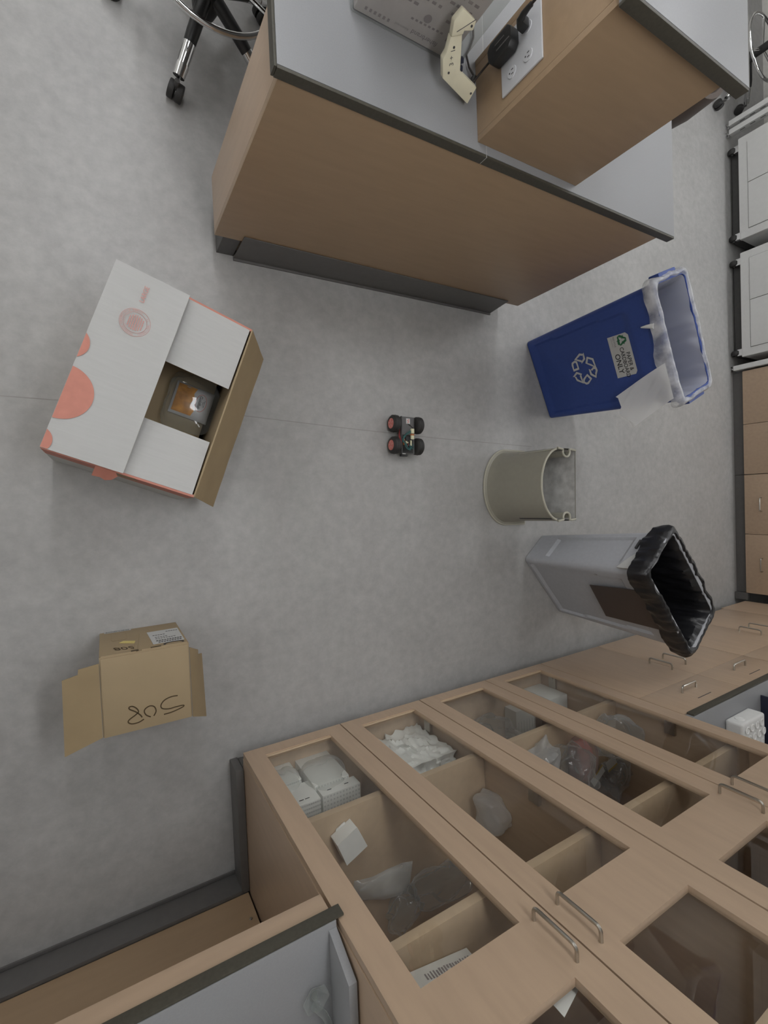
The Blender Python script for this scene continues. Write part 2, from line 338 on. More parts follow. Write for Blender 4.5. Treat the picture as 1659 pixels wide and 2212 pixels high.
# ---------------------------------------------------------------- tall cabinets
DY = -.98                     # front face of the doors
def handle(mb, p0, p1, out, r=.0045, h=.032):
    p0 = Vector(p0); p1 = Vector(p1); out = Vector(out); d = (p1-p0).normalized(); b = .012
    pts = [p0, p0+out*(h-b)]
    for k in range(1, 5): a = R(90*k/4); pts.append(p0+out*(h-b)+d*(b*(1-math.cos(a)))+out*(b*math.sin(a)))
    for k in range(0, 5): a = R(90*k/4); pts.append(p1+out*(h-b)-d*(b*(1-math.sin(a)))+out*(b*math.cos(a)))
    pts += [p1]
    return mb.tube(pts, r, 8)
def tall_cabinet(x0, x1, label, hx):
    t = thing('tall_cabinet', label, 'cabinet', ((x0+x1)/2, -1.3, 0), 0, 'tall glass-door cabinets')
    yb = -1.62; yf = -1.002; xm = (x0+x1)/2
    for x in (x0, x1-.019): part('side_panel', MB().box(x, x+.019, yb, yf, .1, 2.13), 'wood', t, bev=.001)
    part('back_panel', MB().box(x0+.02, x1-.02, yb, yb+.012, .1, 2.13), 'woodin', t)
    part('bottom_panel', MB().box(x0+.02, x1-.02, yb+.013, yf, .1, .12), 'woodin', t)
    part('top_panel', MB().box(x0+.02, x1-.02, yb+.013, yf, 2.11, 2.13), 'woodin', t)
    part('plinth', MB().box(x0+.002, x1, yb, -1.046, 0, .099), 'cove', t)
    for z in (.552, 1.064, 1.58):
        part('shelf', MB().box(x0+.021, x1-.021, yb+.014, -1.02, z, z+.026), 'woodedge', t, bev=.001)
    for i, (a, b) in enumerate(((x0, xm), (xm, x1))):
        a += .0024; b -= .0024; w_ = .071; mb = MB()
        zs = [.099, .163, 1.219, 1.368, 2.03, 2.128]
        mb.box(a, a+w_, DY-.02, DY, zs[0], zs[5]); mb.box(b-w_, b, DY-.02, DY, zs[0], zs[5])
        for k in (0, 2, 4): mb.box(a+w_, b-w_, DY-.02, DY, zs[k], zs[k+1])
        d = part('door', mb, 'wood', t)
        for k in (1, 3):
            part('glass_pane', MB().box(a+w_-.003, b-w_+.003, DY-.014, DY-.010, zs[k]-.003, zs[k+1]+.003), 'glass', d, smooth=0)
            if k == 1: part('bead', MB().box(a+w_, b-w_, DY-.009, DY-.003, zs[k]+.0005, zs[k]+.007), 'woodedge', d)
        x = b-.04 if i == 0 else a+.035
        part('handle', handle(MB(), (x, DY, 1.233), (x, DY, 1.349), (0, 1, 0)), 'steel', d, label='brushed steel bow handle')
        hxx = a+.004 if i == 0 else b-.004; s = 1 if i == 0 else -1
        for z in (.21, .84, 1.9):
            part('hinge', MB().box(hxx+s*.016, hxx+s*.03, -1.075, -1.0, z-.022, z+.022).tube([(hxx+s*.02, -1.03, z), (hxx+s*.042, -1.0005, z)], .011, 8), 'steel', d)
    return t
tall_cabinet(.425, 1.2675, 'tall maple cabinet with glass doors next to the low desk, holding tip racks', 0)
tall_cabinet(1.2685, 2.107, 'tall maple cabinet with glass doors next to the drawer cabinets, holding pink bag', 0)
# ---------------------------------------------------------------- cove base along the desk side of the tall cabinet
struct('baseboard_1', MB().box(.393, .424, -1.528, -1.04, 0, .112), 'cove', bev=.004)
struct('baseboard_2', MB().box(-2.88, .404, -1.529, -1.514, 0, .112).box(-2.88, .404, -1.514, -1.50, 0, .008), 'cove', bev=.003)
# ---------------------------------------------------------------- desk at bottom left
t = thing('knee_desk', 'maple knee-space desk frame under the grey worktop at the cabinet side', 'desk', (-1, -1.25, 0))
part('knee_panel', MB().box(-2.88, .418, -1.56, -1.5285, .113, .953), 'woodpen', t)
part('apron', MB().box(-2.88, .4185, -.998, -.978, .897, .953), 'woodx', t, bev=.001)
part('screw', MB().lathe([(0, .0), (.006, .0), (.004, .004), (0, .005)], (.395, -1.5285, .24), 10, 'y'), 'steel', t)
t = thing('desk_worktop', 'grey desk worktop with dark edge and side splash against tall cabinet', 'worktop', (-1, -1.25, .955))
part('slab', MB().box(-2.88, .4195, -1.62, -.975, .9565, .99), 'top', t, bev=.001)
part('edge_band', MB().box(-2.88, .44, -.9745, -.969, .9565, .9885), 'topedge', t, bev=.001)
part('side_splash', MB().prism([(.40, -1.60, .9902), (.40, -.99, .9902), (.40, -1.035, 1.09), (.40, -1.60, 1.09)], (.0195, 0, 0)), 'top', t, bev=.001)
# clear plastic piece on the desk
t = thing('plastic_scoop', 'clear six-sided plastic dish with stem lying on the grey desk worktop', 'scoop', (.357, -1.116, .9905), R(20))
def hexring(r, z, s=1.35): return [Vector((r*s*.72*math.cos(R(60*k+30)), r*.95*math.sin(R(60*k+30)), z)) for k in range(6)]
part('dish', MB().ring_faces([hexring(.016, .001), hexring(.022, .008), hexring(.03, .016), hexring(.034, .016), hexring(.025, .006), hexring(.017, 0)], True, True, True), 'clearpl', t, world=False, bev=.0008)
part('hub', MB().lathe([(.0, .002), (.008, .002), (.006, .012), (.003, .014), (0, .014)], (0, 0, 0), 10), 'clearpl', t, world=False)
part('stem', MB().tube([(-.01, -.015, .010), (0, -.05, .009), (.002, -.13, .009)], .0085, 10), 'clearpl', t, world=False)
# ---------------------------------------------------------------- base cabinets and drawers
def base_cabinet(x0, x1, xm, label, slots):
    t = thing('base_cabinet', label, 'cabinet', ((x0+x1)/2, -1.3, 0), 0, 'maple base cabinets by the tall cabinets')
    part('carcass', MB().box(x0+.001, x1-.001, -1.6, -1.002, .1, .882), 'woodin', t)
    part('plinth', MB().box(x0+.001, x1-.001, -1.6, -1.046, 0, .099), 'cove', t)
    for i, (a, b) in enumerate(((x0, xm), (xm, x1))):
        d = part('door', MB().box(a+.0012, b-.0012, DY-.02, DY, .1, .6815), 'wood', t, bev=.0006)
        x = b-.035 if i == 0 else a+.1 if False else (b-.03 if i == 0 else a+.1)
        x = xm-.033 if i == 0 else xm+.1
        part('handle', handle(MB(), (x, DY, .452), (x, DY, .575), (0, 1, 0)), 'steel', d)
        g = part('drawer', MB().box(a+.0012, b-.0012, DY-.02, DY, .6825, .882), 'wood', t, bev=.0006)
        c = (a+b)/2+.02
        part('handle', handle(MB(), (c-.06, DY, .765), (c+.06, DY, .765), (0, 1, 0)), 'steel', g)
        part('dark_slit', MB().box(c-.06, c+.055, DY-.0004, DY+.0006, .832, .836), 'slot', g)  # thin dark line above the drawer pull
    return t
base_cabinet(2.109, 3.107, 2.618, 'maple base cabinet with two drawers right beside the tall glass cabinets', 0)
base_cabinet(3.109, 4.20, 3.65, 'maple base cabinet partly hidden behind the grey bin, nearest the room corner', 0)
solo('filler_panel', MB().box(4.202, 4.598, -1.0, DY, .08, .882), 'wood', 'plain maple filler panel closing the corner between the two cabinet runs', 'panel', (4.4, -.99, .08))
t = thing('lab_worktop', 'grey worktop with dark edge over the maple drawer cabinets', 'worktop', (3.7, -1.3, .883))
part('slab', MB().box(2.112, 5.28, -1.62, -.985, .8835, .914), 'top', t, bev=.001)
part('edge_band', MB().box(2.13, 4.56, -.9845, -.976, .8835, .913), 'topedge', t, bev=.001)
part('side_splash', MB().box(2.1125, 2.131, -1.60, -1.0, .9142, 1.01), 'top', t, bev=.001)
# foam rack and instrument on that worktop
t = thing('foam_rack', 'white foam tube rack with round cups on the grey worktop', 'rack', (2.45, -1.14, .9145))
part('block', MB().box(2.385, 2.60, -1.24, -1.065, .9145, .985), 'foam', t, bev=.012, seg=3)
k = 0
for iy in range(3):
    for ix in range(4):
        x = 2.425+ix*.046+(.02 if iy % 2 else 0); y = -1.10-iy*.045
        part('cup', MB().lathe([(0, 0), (.017, 0), (.0185, .002), (.014, .004), (.012, .0015), (0, .001)], (x, y, .9855), 14), 'foamhole', t)
part('front_cup', MB().lathe([(0, 0), (.02, 0), (.018, .003), (0, .003)], (2.44, -1.0648, .95), 14, 'y'), 'foamhole', t)
t = thing('bench_instrument', 'white benchtop instrument with navy side on the grey worktop, right of the foam rack', 'instrument', (2.9, -1.2, .9145))
part('casing', MB().box(2.745, 3.1, -1.35, -1.05, .935, 1.12), 'white', t, bev=.012)
part('side_plate', MB().box(2.735, 2.744, -1.33, -1.04, .9146, 1.09), 'blue_edge', t, bev=.002)
part('base', MB().box(2.75, 3.08, -1.33, -1.07, .9146, .9345), 'blue_edge', t, bev=.002)
# ---------------------------------------------------------------- far drawers along the right wall
FX = 4.605
def far_unit(ya, yb, ym, kind, label):
    t = thing('base_cabinet', label, 'cabinet', (4.95, (ya+yb)/2, 0), 0, 'maple cabinets along the far wall')
    part('carcass', MB().box(FX+.02, 5.26, ya+.001, yb-.001, .1, .86), 'woodin', t)
    part('plinth', MB().box(4.64, 5.2, ya+.001, yb-.001, 0, .099), 'cove', t)
    for a, b in ((ya, ym), (ym, yb)):
        if kind == 'door':
            part('door', MB().box(FX, FX+.019, a+.002, b-.002, .085, .86), 'woodx', t, bev=.001)
        else:
            for z0, z1 in ((.085, .33), (.332, .59), (.592, .86)):
                d = part('drawer', MB().box(FX, FX+.019, a+.002, b-.002, z0, z1), 'woodx', t, bev=.001)
                c = (a+b)/2; zz = z0+.118
                part('handle', handle(MB(), (FX, c-.055, zz), (FX, c+.055, zz), (-1, 0, 0)), 'steel', d)
    return t
far_unit(.077, .93, .49, 'door', 'handleless maple cabinet beside the white bench post on the far wall')
far_unit(-.912, .075, -.419, 'drawer', 'maple drawer cabinet with steel pulls on the far wall')
solo('far_worktop', MB().box(4.58, 5.28, -.95, .94, .8625, .895), ['top'], 'grey worktop above the maple drawers on the far wall', 'worktop', (4.93, 0, .8625))
solo('far_plinth_end', MB().box(4.6, 4.639, -1.03+.06, -.914, .002, .098), 'cove', 'short dark grey plinth return in the cabinet corner', 'plinth', (4.62, -.94, .002))
# ---------------------------------------------------------------- white benches with fridges below
def bench(ya, yb, label):
    t = thing('lab_bench', label, 'bench', (4.9, (ya+yb)/2, 0), 0, 'white steel-frame benches')
    part('top', MB().box(4.56, 5.28, ya, yb, .87, .90), 'top', t, bev=.002)
    for y in (ya+.005, yb-.045):
        for x in (4.58, 5.2):
            l = part('leg', MB().box(x, x+.055, y, y+.04, .03, .869), 'white', t, bev=.003)
            part('glide', MB().lathe([(0, .0), (.022, 0), (.022, .008), (.008, .012), (.008, .03), (0, .03)], (x+.0275, y+.02, 0), 14), 'chrome', l)
            s = MB()
            for z in [.1+.07*q for q in range(10)]: s.box(x+.018, x+.030, y-.0006, y-.0001, z, z+.035)
            stuff(part('punch_slot', s, 'whitegap', l))
    return t
bench(.938, 2.915, 'white steel-leg bench standing over the two white fridges')
bench(2.935, 4.6, 'white steel-leg bench beyond the fridges, next to the stool')
def fridge(ya, yb, label):
    t = thing('undercounter_fridge', label, 'fridge', (4.9, (ya+yb)/2, 0), 0, 'white undercounter fridges')
    part('body', MB().box(4.612, 5.22, ya+.004, yb-.004, .098, .84), 'white', t, bev=.006)
    part('kick_plate', MB().box(4.66, 5.2, ya+.03, yb-.03, .012, .097), 'darkpl', t, bev=.003)
    d = part('door', MB().box(4.572, 4.61, ya, yb, .096, .84), 'white', t, bev=.008)
    ym = (ya+yb)/2+.02
    part('gasket_line', MB().box(4.5708, 4.5716, ya+.062, yb-.062, .16, .78), 'whitegap', d)
    part('door_panel', MB().box(4.566, 4.5707, ya+.066, ym-.002, .164, .776), 'white', d, bev=.002)
    part('door_panel', MB().box(4.563, 4.5707, ym+.002, yb-.066, .164, .776), 'white', d, bev=.002)
    for y in (ya+.05, yb-.05):
        c = part('caster', MB().lathe([(0, -.02), (.026, -.02), (.032, -.012), (.032, .012), (.026, .02), (0, .02)], (4.655-.03, y, .034), 16, 'y'), 'rubber', t)
        part('caster_fork', MB().box(4.61, 4.64, y-.026, y+.026, .05, .093).lathe([(0, -.024), (.008, -.024), (.008, .024), (0, .024)], (4.625, y, .034), 10, 'y'), 'chrome', c)
    return t
fridge(1.04, 1.88, 'white undercounter fridge on black casters nearest the maple drawers')
fridge(1.985, 2.79, 'white undercounter fridge on black casters farther from the maple drawers')
# ---------------------------------------------------------------- peninsula
t = thing('peninsula_cabinet', 'maple peninsula base with amber front panel and grey cove base', 'cabinet', (1.2, 1.1, 0))
part('front_panel', MB().box(.408, 1.985, 1.010, 1.03, .13, .8825), 'woodpen', t, bev=.001)
part('end_panel', MB().box(.408, .428, 1.0305, 1.224, .13, .8825), 'wood', t, bev=.001)
part('end_panel', MB().box(1.965, 1.985, 1.0305, 1.224, .13, .8825), 'wood', t, bev=.001)
part('core', MB().box(.46, 1.90, 1.031, 1.222, .012, .8815), 'woodin', t)
part('back_panel', MB().box(.4285, 1.9645, 1.2225, 1.2345, .13, .8825), 'wood', t, bev=.001)
part('cove_base', MB().prism([(.51, 1.0095, .168), (.505, 1.0045, 0), (1.902, 1.0045, 0), (1.885, 1.0095, .160)], (0, -.004, 0)).box(.505, 1.902, .992, 1.006, 0, .008), 'cove', t, bev=.002)
part('cove_base', MB().box(.44, .505, 1.012, 1.22, 0, .13), 'darkpl', t)
t = thing('peninsula_worktop', 'pale grey peninsula worktop with dark olive edge and one seam', 'worktop', (1.2, 1.7, .884))
for a, b in ((.397, 1.0415), (1.0435, 2.056)):
    part('slab', MB().box(a, b, 1.0165, 2.75, .8845, .914), 'top', t, bev=.0008)
part('seam_filler', MB().box(1.0416, 1.0434, 1.0085, 2.75, .8845, .9138), 'label', t)
part('edge_band', MB().box(.397, 1.0412, 1.008, 1.016, .8835, .9135), 'topedge', t, bev=.0008)
part('edge_band', MB().box(1.0438, 2.056, 1.008, 1.016, .8835, .9135), 'topedge', t, bev=.0008)
part('end_band', MB().box(.390, .3965, 1.010, 2.75, .8835, .9135), 'topedge', t, bev=.0008)
for x in (.46, 1.96): part('leg', MB().box(x, x+.06, 2.62, 2.68, 0, .884), 'darkpl', t)
# riser box with raised shelf
RY0, RY1, RX0, RX1 = 1.042, 1.276, 1.008, 1.448
t = thing('service_riser', 'maple riser box with outlets and raised grey shelf on the peninsula', 'riser', (1.23, 1.16, .9145))
part('front_panel', MB().box(RX0, RX1, RY0, RY0+.018, .9145, 1.3685), 'woodpen', t, bev=.001)
part('end_panel', MB().box(RX0, RX0+.018, RY0+.0185, RY1-.0185, .9145, 1.3685), 'woodpen', t, bev=.001)
part('end_panel', MB().box(RX1-.018, RX1, RY0+.0185, RY1-.0185, .9145, 1.3685), 'woodpen', t, bev=.001)
part('back_panel', MB().box(RX0, RX1, RY1-.018, RY1, .9145, 1.3685), 'woodpen', t, bev=.001)
sh = part('raised_shelf', MB().box(1.0, 1.508, 1.034, 1.45, 1.369, 1.40), 'top', t, bev=.001)
part('shelf_edge', MB().box(.999, 1.509, 1.026, 1.0335, 1.3688, 1.3995), 'topedge', sh, bev=.001)
part('shelf_edge', MB().box(1.5085, 1.514, 1.034, 1.45, 1.3688, 1.3995), 'topedge', sh, bev=.001)
pl = part('outlet_plate', MB().prism([(RX0-.0002, 1.088, 1.022), (RX0-.0002, 1.088, 1.163), (RX0-.0002, 1.238, 1.163), (RX0-.0002, 1.238, 1.022)], (-.006, 0, 0)), 'plate', t, bev=.003)
for y in (1.128, 1.198):
    for z in (1.062, 1.118):
        q = part('receptacle', MB().lathe([(0, -.0082), (.0145, -.0082), (.0155, -.0066), (.0155, -.0063), (0, -.0063)], (RX0, y, z), 18, 'x'), 'plate', pl)
        if y < 1.16:
            s = MB()
            for dy in (-.0055, .0055): s.box(RX0-.0088, RX0-.0083, y+dy-.001, y+dy+.001, z-.001, z+.006)
            s.lathe([(0, -.0088), (.0022, -.0088), (.0022, -.0083), (0, -.0083)], (RX0, y, z-.007), 8, 'x')
            part('slot', s, 'slot', q)
# power adapter + cord, plug + cord
t = thing('power_adapter', 'chunky black wall adapter plugged into the white outlet plate', 'adapter', (.98, 1.198, 1.03))
part('body', MB().prism([(.9995, 1.165, 1.020), (.9995, 1.165, 1.080), (.9995, 1.178, 1.092), (.9995, 1.212, 1.092), (.9995, 1.226, 1.080), (.9995, 1.226, 1.014), (.9995, 1.212, 1.003), (.9995, 1.182, 1.006)], (-.030, 0, 0)), 'black', t, bev=.005)
part('rib', MB().box(.9682, .9694, 1.186, 1.189, 1.04, 1.086).box(.9682, .9694, 1.203, 1.206, 1.035, 1.068), 'inkgrey', t)
part('cord', MB().tube([(.985, 1.199, 1.0), (.982, 1.195, .975), (.972, 1.18, .945), (.962, 1.165, .930), (.955, 1.150, .925)], .0028, 8), 'cord', t)
t = thing('power_plug', 'slim black plug with a cord rising from the white outlet plate', 'plug', (.98, 1.128, 1.118))
part('body', MB().ring_faces([[Vector((.9965-d*.0, 1.198+a*k, zz+b*k)) + Vector((-d, 0, 0)) for a, b in ((-.012, -.012), (.012, -.012), (.012, .012), (-.012, .012))] for d, k, zz in ((0, 1, 1.118), (.022, 1, 1.12), (.03, .6, 1.122))]), 'black', t, bev=.003)
part('sleeve', MB().tube([(.972, 1.198, 1.125), (.966, 1.196, 1.14), (.962, 1.193, 1.158), (.960, 1.19, 1.17)], [.009, .008, .0065, .006], 10), 'black', t)
part('cord', MB().tube([(.960, 1.19, 1.168), (.955, 1.185, 1.20), (.950, 1.19, 1.26), (.948, 1.21, 1.34), (.95, 1.24, 1.41)], .0033, 8), 'cord', t)
t = thing('barrel_connector', 'black cable connector lying beside the beige casing on the worktop', 'connector', (.99, 1.17, .9145))
part('body', MB().tube([(.985, 1.205, .935), (.975, 1.185, .932), (.965, 1.16, .928), (.96, 1.145, .926)], [.0075, .009, .009, .007], 10), 'black', t)
part('cable', MB().tube([(.985, 1.205, .935), (.972, 1.232, .928), (.968, 1.27, .922), (.985, 1.30, .919), (1.0, 1.335, .919), (.999, 1.362, .921), (.985, 1.385, .925), (.975, 1.42, .93), (.968, 1.47, .935), (.95, 1.53, .925), (.90, 1.6, .92)], .0030, 8), 'cord', t)
# beige instrument casing
t = thing('angled_casing', 'beige angular plastic casing with black buttons leaning on the wrapped carton', 'device', (.91, 1.15, .9145))
dp = lambda p: Vector((p[0]*.979, p[1]*.979, 2-(2-p[2])*.979))
dn = Vector((0, -.887, .461))
part('casing', MB().prism([dp(p) for p in ((.871, 1.158, .931), (.979, 1.146, .907), (.982, 1.166, .946), (.911, 1.173, .959), (.870, 1.205, 1.019), (.842, 1.197, 1.006), (.850, 1.183, .978), (.847, 1.175, .963))], dn*-.022), 'beige', t, bev=.003)
part('head', MB().prism([dp(p)+dn*.004 for p in ((.842, 1.1975, 1.0065), (.871, 1.2052, 1.0195), (.869, 1.208, 1.026), (.892, 1.212, 1.034), (.889, 1.221, 1.051), (.843, 1.224, 1.058), (.831, 1.211, 1.032))], dn*-.022), 'beige', t, bev=.003)
s = MB()
def onp(p, h=0): return dp(p)+dn*h
dx = (onp((.8705, 1.203, 1.016))-onp((.911, 1.173, .959))).normalized(); dy = dn.cross(dx)
def peg(mb, c, r, h, n=10):
    e1 = dx; e2 = dy; mb.prism([c+e1*r*math.cos(2*math.pi*k/n)+e2*r*math.sin(2*math.pi*k/n) for k in range(n)], dn*h)
for c in ((.880, 1.166, .946), (.863, 1.190, .992), (.973, 1.158, .930)): peg(s, onp(c, .0003), .003, .0006)
peg(s, onp((.882, 1.215, 1.040), .0045), .003, .0006)
part('screw', s, 'slot', t)
s = MB()
for ch, c in (('3', (.877, 1.175, .963)), ('+', (.869, 1.180, .974)), ('1', (.865, 1.187, .986))): textmb(s, ch, onp(c, .0003), dx, dy, .017)
part('hand_lettering', s, 'inkgrey', t)
for c in ((.904, 1.186, .972), (.912, 1.179, .957)): part('button', MB().prism([onp(c)+dx*a_+dy*b_ for a_, b_ in ((-.006, -.008), (.006, -.008), (.006, .006), (-.006, .006))], dn*-.012), 'blue_edge', t, bev=.002)
s = MB(); s.strip([onp((.886, 1.2225, 1.053), .0045), onp((.850, 1.2045, 1.018), .0045)], .0016, dn, .0005); part('seam_line', s, 'inkgrey', t)
# printed carton in clear wrap
t = thing('wrapped_carton', 'mauve grey printed carton in clear plastic sleeve on the worktop', 'carton', (.755, 1.34, .9145))
CF = 1.234
part('carton', MB().box(.604, .905, CF, 1.44, .9165, 1.17), 'taupebox', t, bev=.003)
part('sleeve', MB().box(.594, .937, CF-.010, 1.452, .9147, 1.18), 'clearwrap', t, bev=.008)
s = MB(); yc = CF-.0006; xd, yd = (-1, 0, 0), (0, 0, -1)
textmb(s, 'fisherbrand', (.806, yc, .938), xd, yd, .0185, bold=.012, lift=0)
textmb(s, 'fisherbrand', (.735, yc, .937), xd, yd, .009, lift=0)
part('lettering', s, 'greyprint', t)
s = MB(); rnd = random.Random(4)
for k in range(6): s.box(.628+k*.013, .634+k*.013, yc-.0004, yc, .930, .938)
for k in range(11): s.box(.860+k*.004, .8625+k*.004+rnd.random()*.001, yc-.0004, yc, .958, .975)
s.lathe([(0, -.0004), (.011, -.0004), (.011, 0), (0, 0)], (.785, yc, .985), 16, 'y')
for q in range(8): s.box(.745+q*.013, .752+q*.013, yc-.0004, yc, .965+q*.0005, .970+q*.0005)
for k in range(6):
    z = 1.0+k*.022
    for q in range(9):
        if rnd.random() < .8: s.box(.71+q*.02, .724+q*.02-rnd.random()*.006, yc-.0004, yc, z, z+.007)
part('small_print', s, 'greyprint', t)
# ---------------------------------------------------------------- stools
def stool(c, rot, label, seat, back=False, name='lab_stool'):
    t = thing(name, label, 'stool', (c[0], c[1], 0), rot)
    part('gas_column', MB().lathe([(0, .12), (.028, .12), (.028, .40), (.016, .41), (.016, .60), (0, .60)], n=16), 'black', t, world=False)
    part('hub', MB().lathe([(0, .10), (.04, .10), (.048, .13), (.045, .20), (.03, .23), (0, .23)], n=18), 'black', t, world=False)
    for k in range(5):
        a = R(72*k); d = Vector((math.cos(a), math.sin(a), 0)); z = Vector((0, 0, 1))
        lg = part('leg', MB().tube([d*.03+z*.185, d*.15+z*.150, d*.20+z*.130], [.024, .023, .021], 12), 'black', t, world=False, label='black leg with chrome end')
        part('chrome_sleeve', MB().tube([d*.185+z*.136, d*.25+z*.108, d*.251+z*.108, d*.29+z*.092], [.0225, .0215, .0235, .021], 14), 'chrome', lg, world=False)
        e = d*.30; p = Vector((-d.y, d.x, 0))
        cs = part('caster', MB().tube([e+p*-.026+z*.032, e+p*-.004+z*.032], .032, 18).tube([e+p*.004+z*.032, e+p*.026+z*.032], .032, 18), 'rubber', lg, world=False, bev=.004)
        st = part('stem', MB().tube([e+z*.045, e+z*.086], .009, 8), 'darkpl', lg, world=False)
    part('foot_ring', MB().tube([(.235*math.cos(R(6*k)), .235*math.sin(R(6*k)), .30) for k in range(60)], .0105, 10, closed=True), 'chrome', t, world=False, label='polished chrome foot ring')
    for k in range(3):
        a = R(120*k+80); d = Vector((math.cos(a), math.sin(a), 0))
        part('ring_spoke', MB().tube([d*.02+Vector((0, 0, .29)), d*.232+Vector((0, 0, .30))], .008, 8), 'chrome', t, world=False)
    part('seat', MB().lathe([(0, seat), (.17, seat), (.195, seat+.015), (.20, seat+.035), (.19, seat+.055), (.15, seat+.062), (0, seat+.06)], n=32), 'seatdark', t, world=False)
    if back:
        pr = MB(); n = 9; rings = []
        for k in range(n):
            a = R(-46+92*k/(n-1)); q = Vector((math.sin(a)*.27, -math.cos(a)*.27, 0)); i = q*.9
            rings.append([q+Vector((0, 0, seat+.12)), q*1.04+Vector((0, 0, seat+.22)), q*1.0+Vector((0, 0, seat+.36)), i*1.0+Vector((0, 0, seat+.36)), i*1.04+Vector((0, 0, seat+.22)), i+Vector((0, 0, seat+.12))])
        pr.ring_faces(rings); part('backrest', pr, 'seatdark', t, world=False, bev=.008)
        part('back_bar', MB().tube([(0, -.05, seat+.0), (0, -.22, seat+.02), (0, -.25, seat+.2)], .012, 8), 'black', t, world=False)
    return t
stool((.415, 1.852), R(-110), 'wheeled stool with chrome foot ring at the left end of the peninsula', .62)
stool((4.55-.02, 3.33), R(-112), 'wheeled stool with chrome foot ring in front of the white benches', .62)
stool((2.40, 2.02), R(35.3), 'dark lab chair with curved backrest behind the peninsula, mostly hidden', .50, True, 'lab_chair')
# ---------------------------------------------------------------- robot car
t = thing('robot_car', 'small four-wheeled robot car with pink hubs and loose wires on floor', 'robot', (1.285, .302, 0), R(-2))
def lw(x, y):
    s = -1 if x < 0 else 1
    tp = [(0, -.021), (.030, -.021), (.036, -.017), (.041, -.012), (.0415, 0), (.041, .012), (.036, .017), (.030, .021), (.022, .018), (0, .018)]
    q = part('wheel', MB().lathe([(r, h*s*1.0) for r, h in tp], (x, y, .0415), 32, 'x'), 'rubber', t, world=False)
    hb = MB().lathe([(0, s*.0165), (.0235, s*.0165), (.025, s*.019), (.0235, s*.0205), (.02, s*.0195), (.006, s*.0195), (.006, s*.022), (0, s*.022)], (x, y, .0415), 24, 'x')
    hub = part('wheel_hub', hb, 'hub', q, world=False, label='pink spoked wheel hub')
    sp = MB()
    for k in range(5):
        a = R(72*k); sp.strip([(x+s*.0195, y, .0415), (x+s*.0195, y+.021*math.cos(a), .0415+.021*math.sin(a))], .005, (s, 0, 0), .0018)
    part('tread', MB().tube([(x, y+.0412*math.cos(R(12*k)), .0415+.0412*math.sin(R(12*k))) for k in range(30)], .0012, 5, closed=True), 'rubber', q, world=False)
    sp.v = sp.v; part('hub_spokes', sp, 'redink', q, world=False)
for x in (-.063, .072):
    for y in (-.052, .052): lw(x, y)
part('chassis', MB().box(-.034, .046, -.09, .088, .046, .052).box(-.034, -.030, -.09, .088, .052, .062), 'pcbgrey', t, world=False, bev=.001)
part('top_plate', MB().box(-.032, .030, -.002, .086, .0525, .064), 'pcbgrey', t, world=False, bev=.002)
part('bumper', MB().box(-.028, .010, -.104, -.0905, .03, .048), 'black', t, world=False, bev=.003)
for x in (-.028, .034):
    for y in (-.052, .052): part('motor', MB().box(x-.009, x+.009, y-.026, y+.026, .028, .0455), 'yellowpl', t, world=False, bev=.002)
part('circuit_board', MB().box(-.026, .034, -.086, -.008, .0525, .056), 'black', t, world=False)
part('label_plate', MB().box(-.010, .012, .052, .078, .0642, .0655), 'label', t, world=False)
s = MB(); s.strip([(-.003, .057, .0657), (.006, .062, .0657), (-.004, .068, .0657), (.007, .073, .0657)], .004, (0, 0, 1), .0004); part('label_mark', s, 'hub', t, world=False)
part('ivory_connector', MB().box(.014, .032, .006, .03, .062, .074).box(.015, .032, -.022, -.001, .062, .072), 'yellowpl', t, world=False, bev=.003)
part('component', MB().box(-.012, .004, -.042, -.030, .0565, .066), 'yellowpl', t, world=False, bev=.002)
part('component', MB().box(.015, .023, -.052, -.026, .0565, .064), 'yellowpl', t, world=False, bev=.002)
part('chip', MB().box(-.010, .018, -.026, -.010, .0565, .062), 'black', t, world=False)
part('orange_clip', MB().box(-.024, -.016, -.05, -.02, .0565, .063).box(.014, .030, -.003, .003, .062, .075), 'orange', t, world=False, bev=.001)
rnd = random.Random(2)
def smooth_path(P, n=5):
    P = [Vector(p) for p in P]; out = []
    for i in range(len(P)-1):
        p0, p1, p2, p3 = [P[min(max(i+d, 0), len(P)-1)] for d in (-1, 0, 1, 2)]
        for q in range(n):
            a = q/n; out.append(.5*((2*p1)+(p2-p0)*a+(2*p0-5*p1+4*p2-p3)*a*a+(3*p1-p0-3*p2+p3)*a**3))
    return out+[P[-1]]
loopw = [(.018, .018, .068), (-.006, .006, .071), (-.0245, -.0115, .070), (-.027, -.033, .067), (-.018, -.0475, .070), (-.010, -.065, .072), (.008, -.071, .071), (.016, -.058, .066), (.004, -.05, .062)]
for k in range(7):
    j = lambda: rnd.uniform(-.0045, .0045)
    part('wire', MB().tube(smooth_path([(x+j(), y+j(), z+j()*.8) for x, y, z in loopw[k % 3:]]), .0017, 6), 'teal' if k != 5 else 'black', t, world=False)
for k in range(5):
    x = rnd.uniform(-.012, .026); y = rnd.uniform(-.075, -.01); a = rnd.uniform(0, 6.28)
    part('wire', MB().tube(smooth_path([(x, y, .057), (x+.006*math.cos(a), y+.006*math.sin(a), .070), (x+.016*math.cos(a), y+.014*math.sin(a), .072), (x+.022*math.cos(a+.7), y+.02*math.sin(a+.7), .060)]), .0015, 6), ('black', 'teal', 'redwire')[k % 3], t, world=False)
for k in range(4):
    part('red_wire', MB().tube([(-.036-.002*k, .03-.01*k, .048), (-.042, .0-.012*k, .055), (-.036, -.03-.01*k, .058), (-.03, -.055, .058)], .0015, 6), 'redwire', t, world=False)
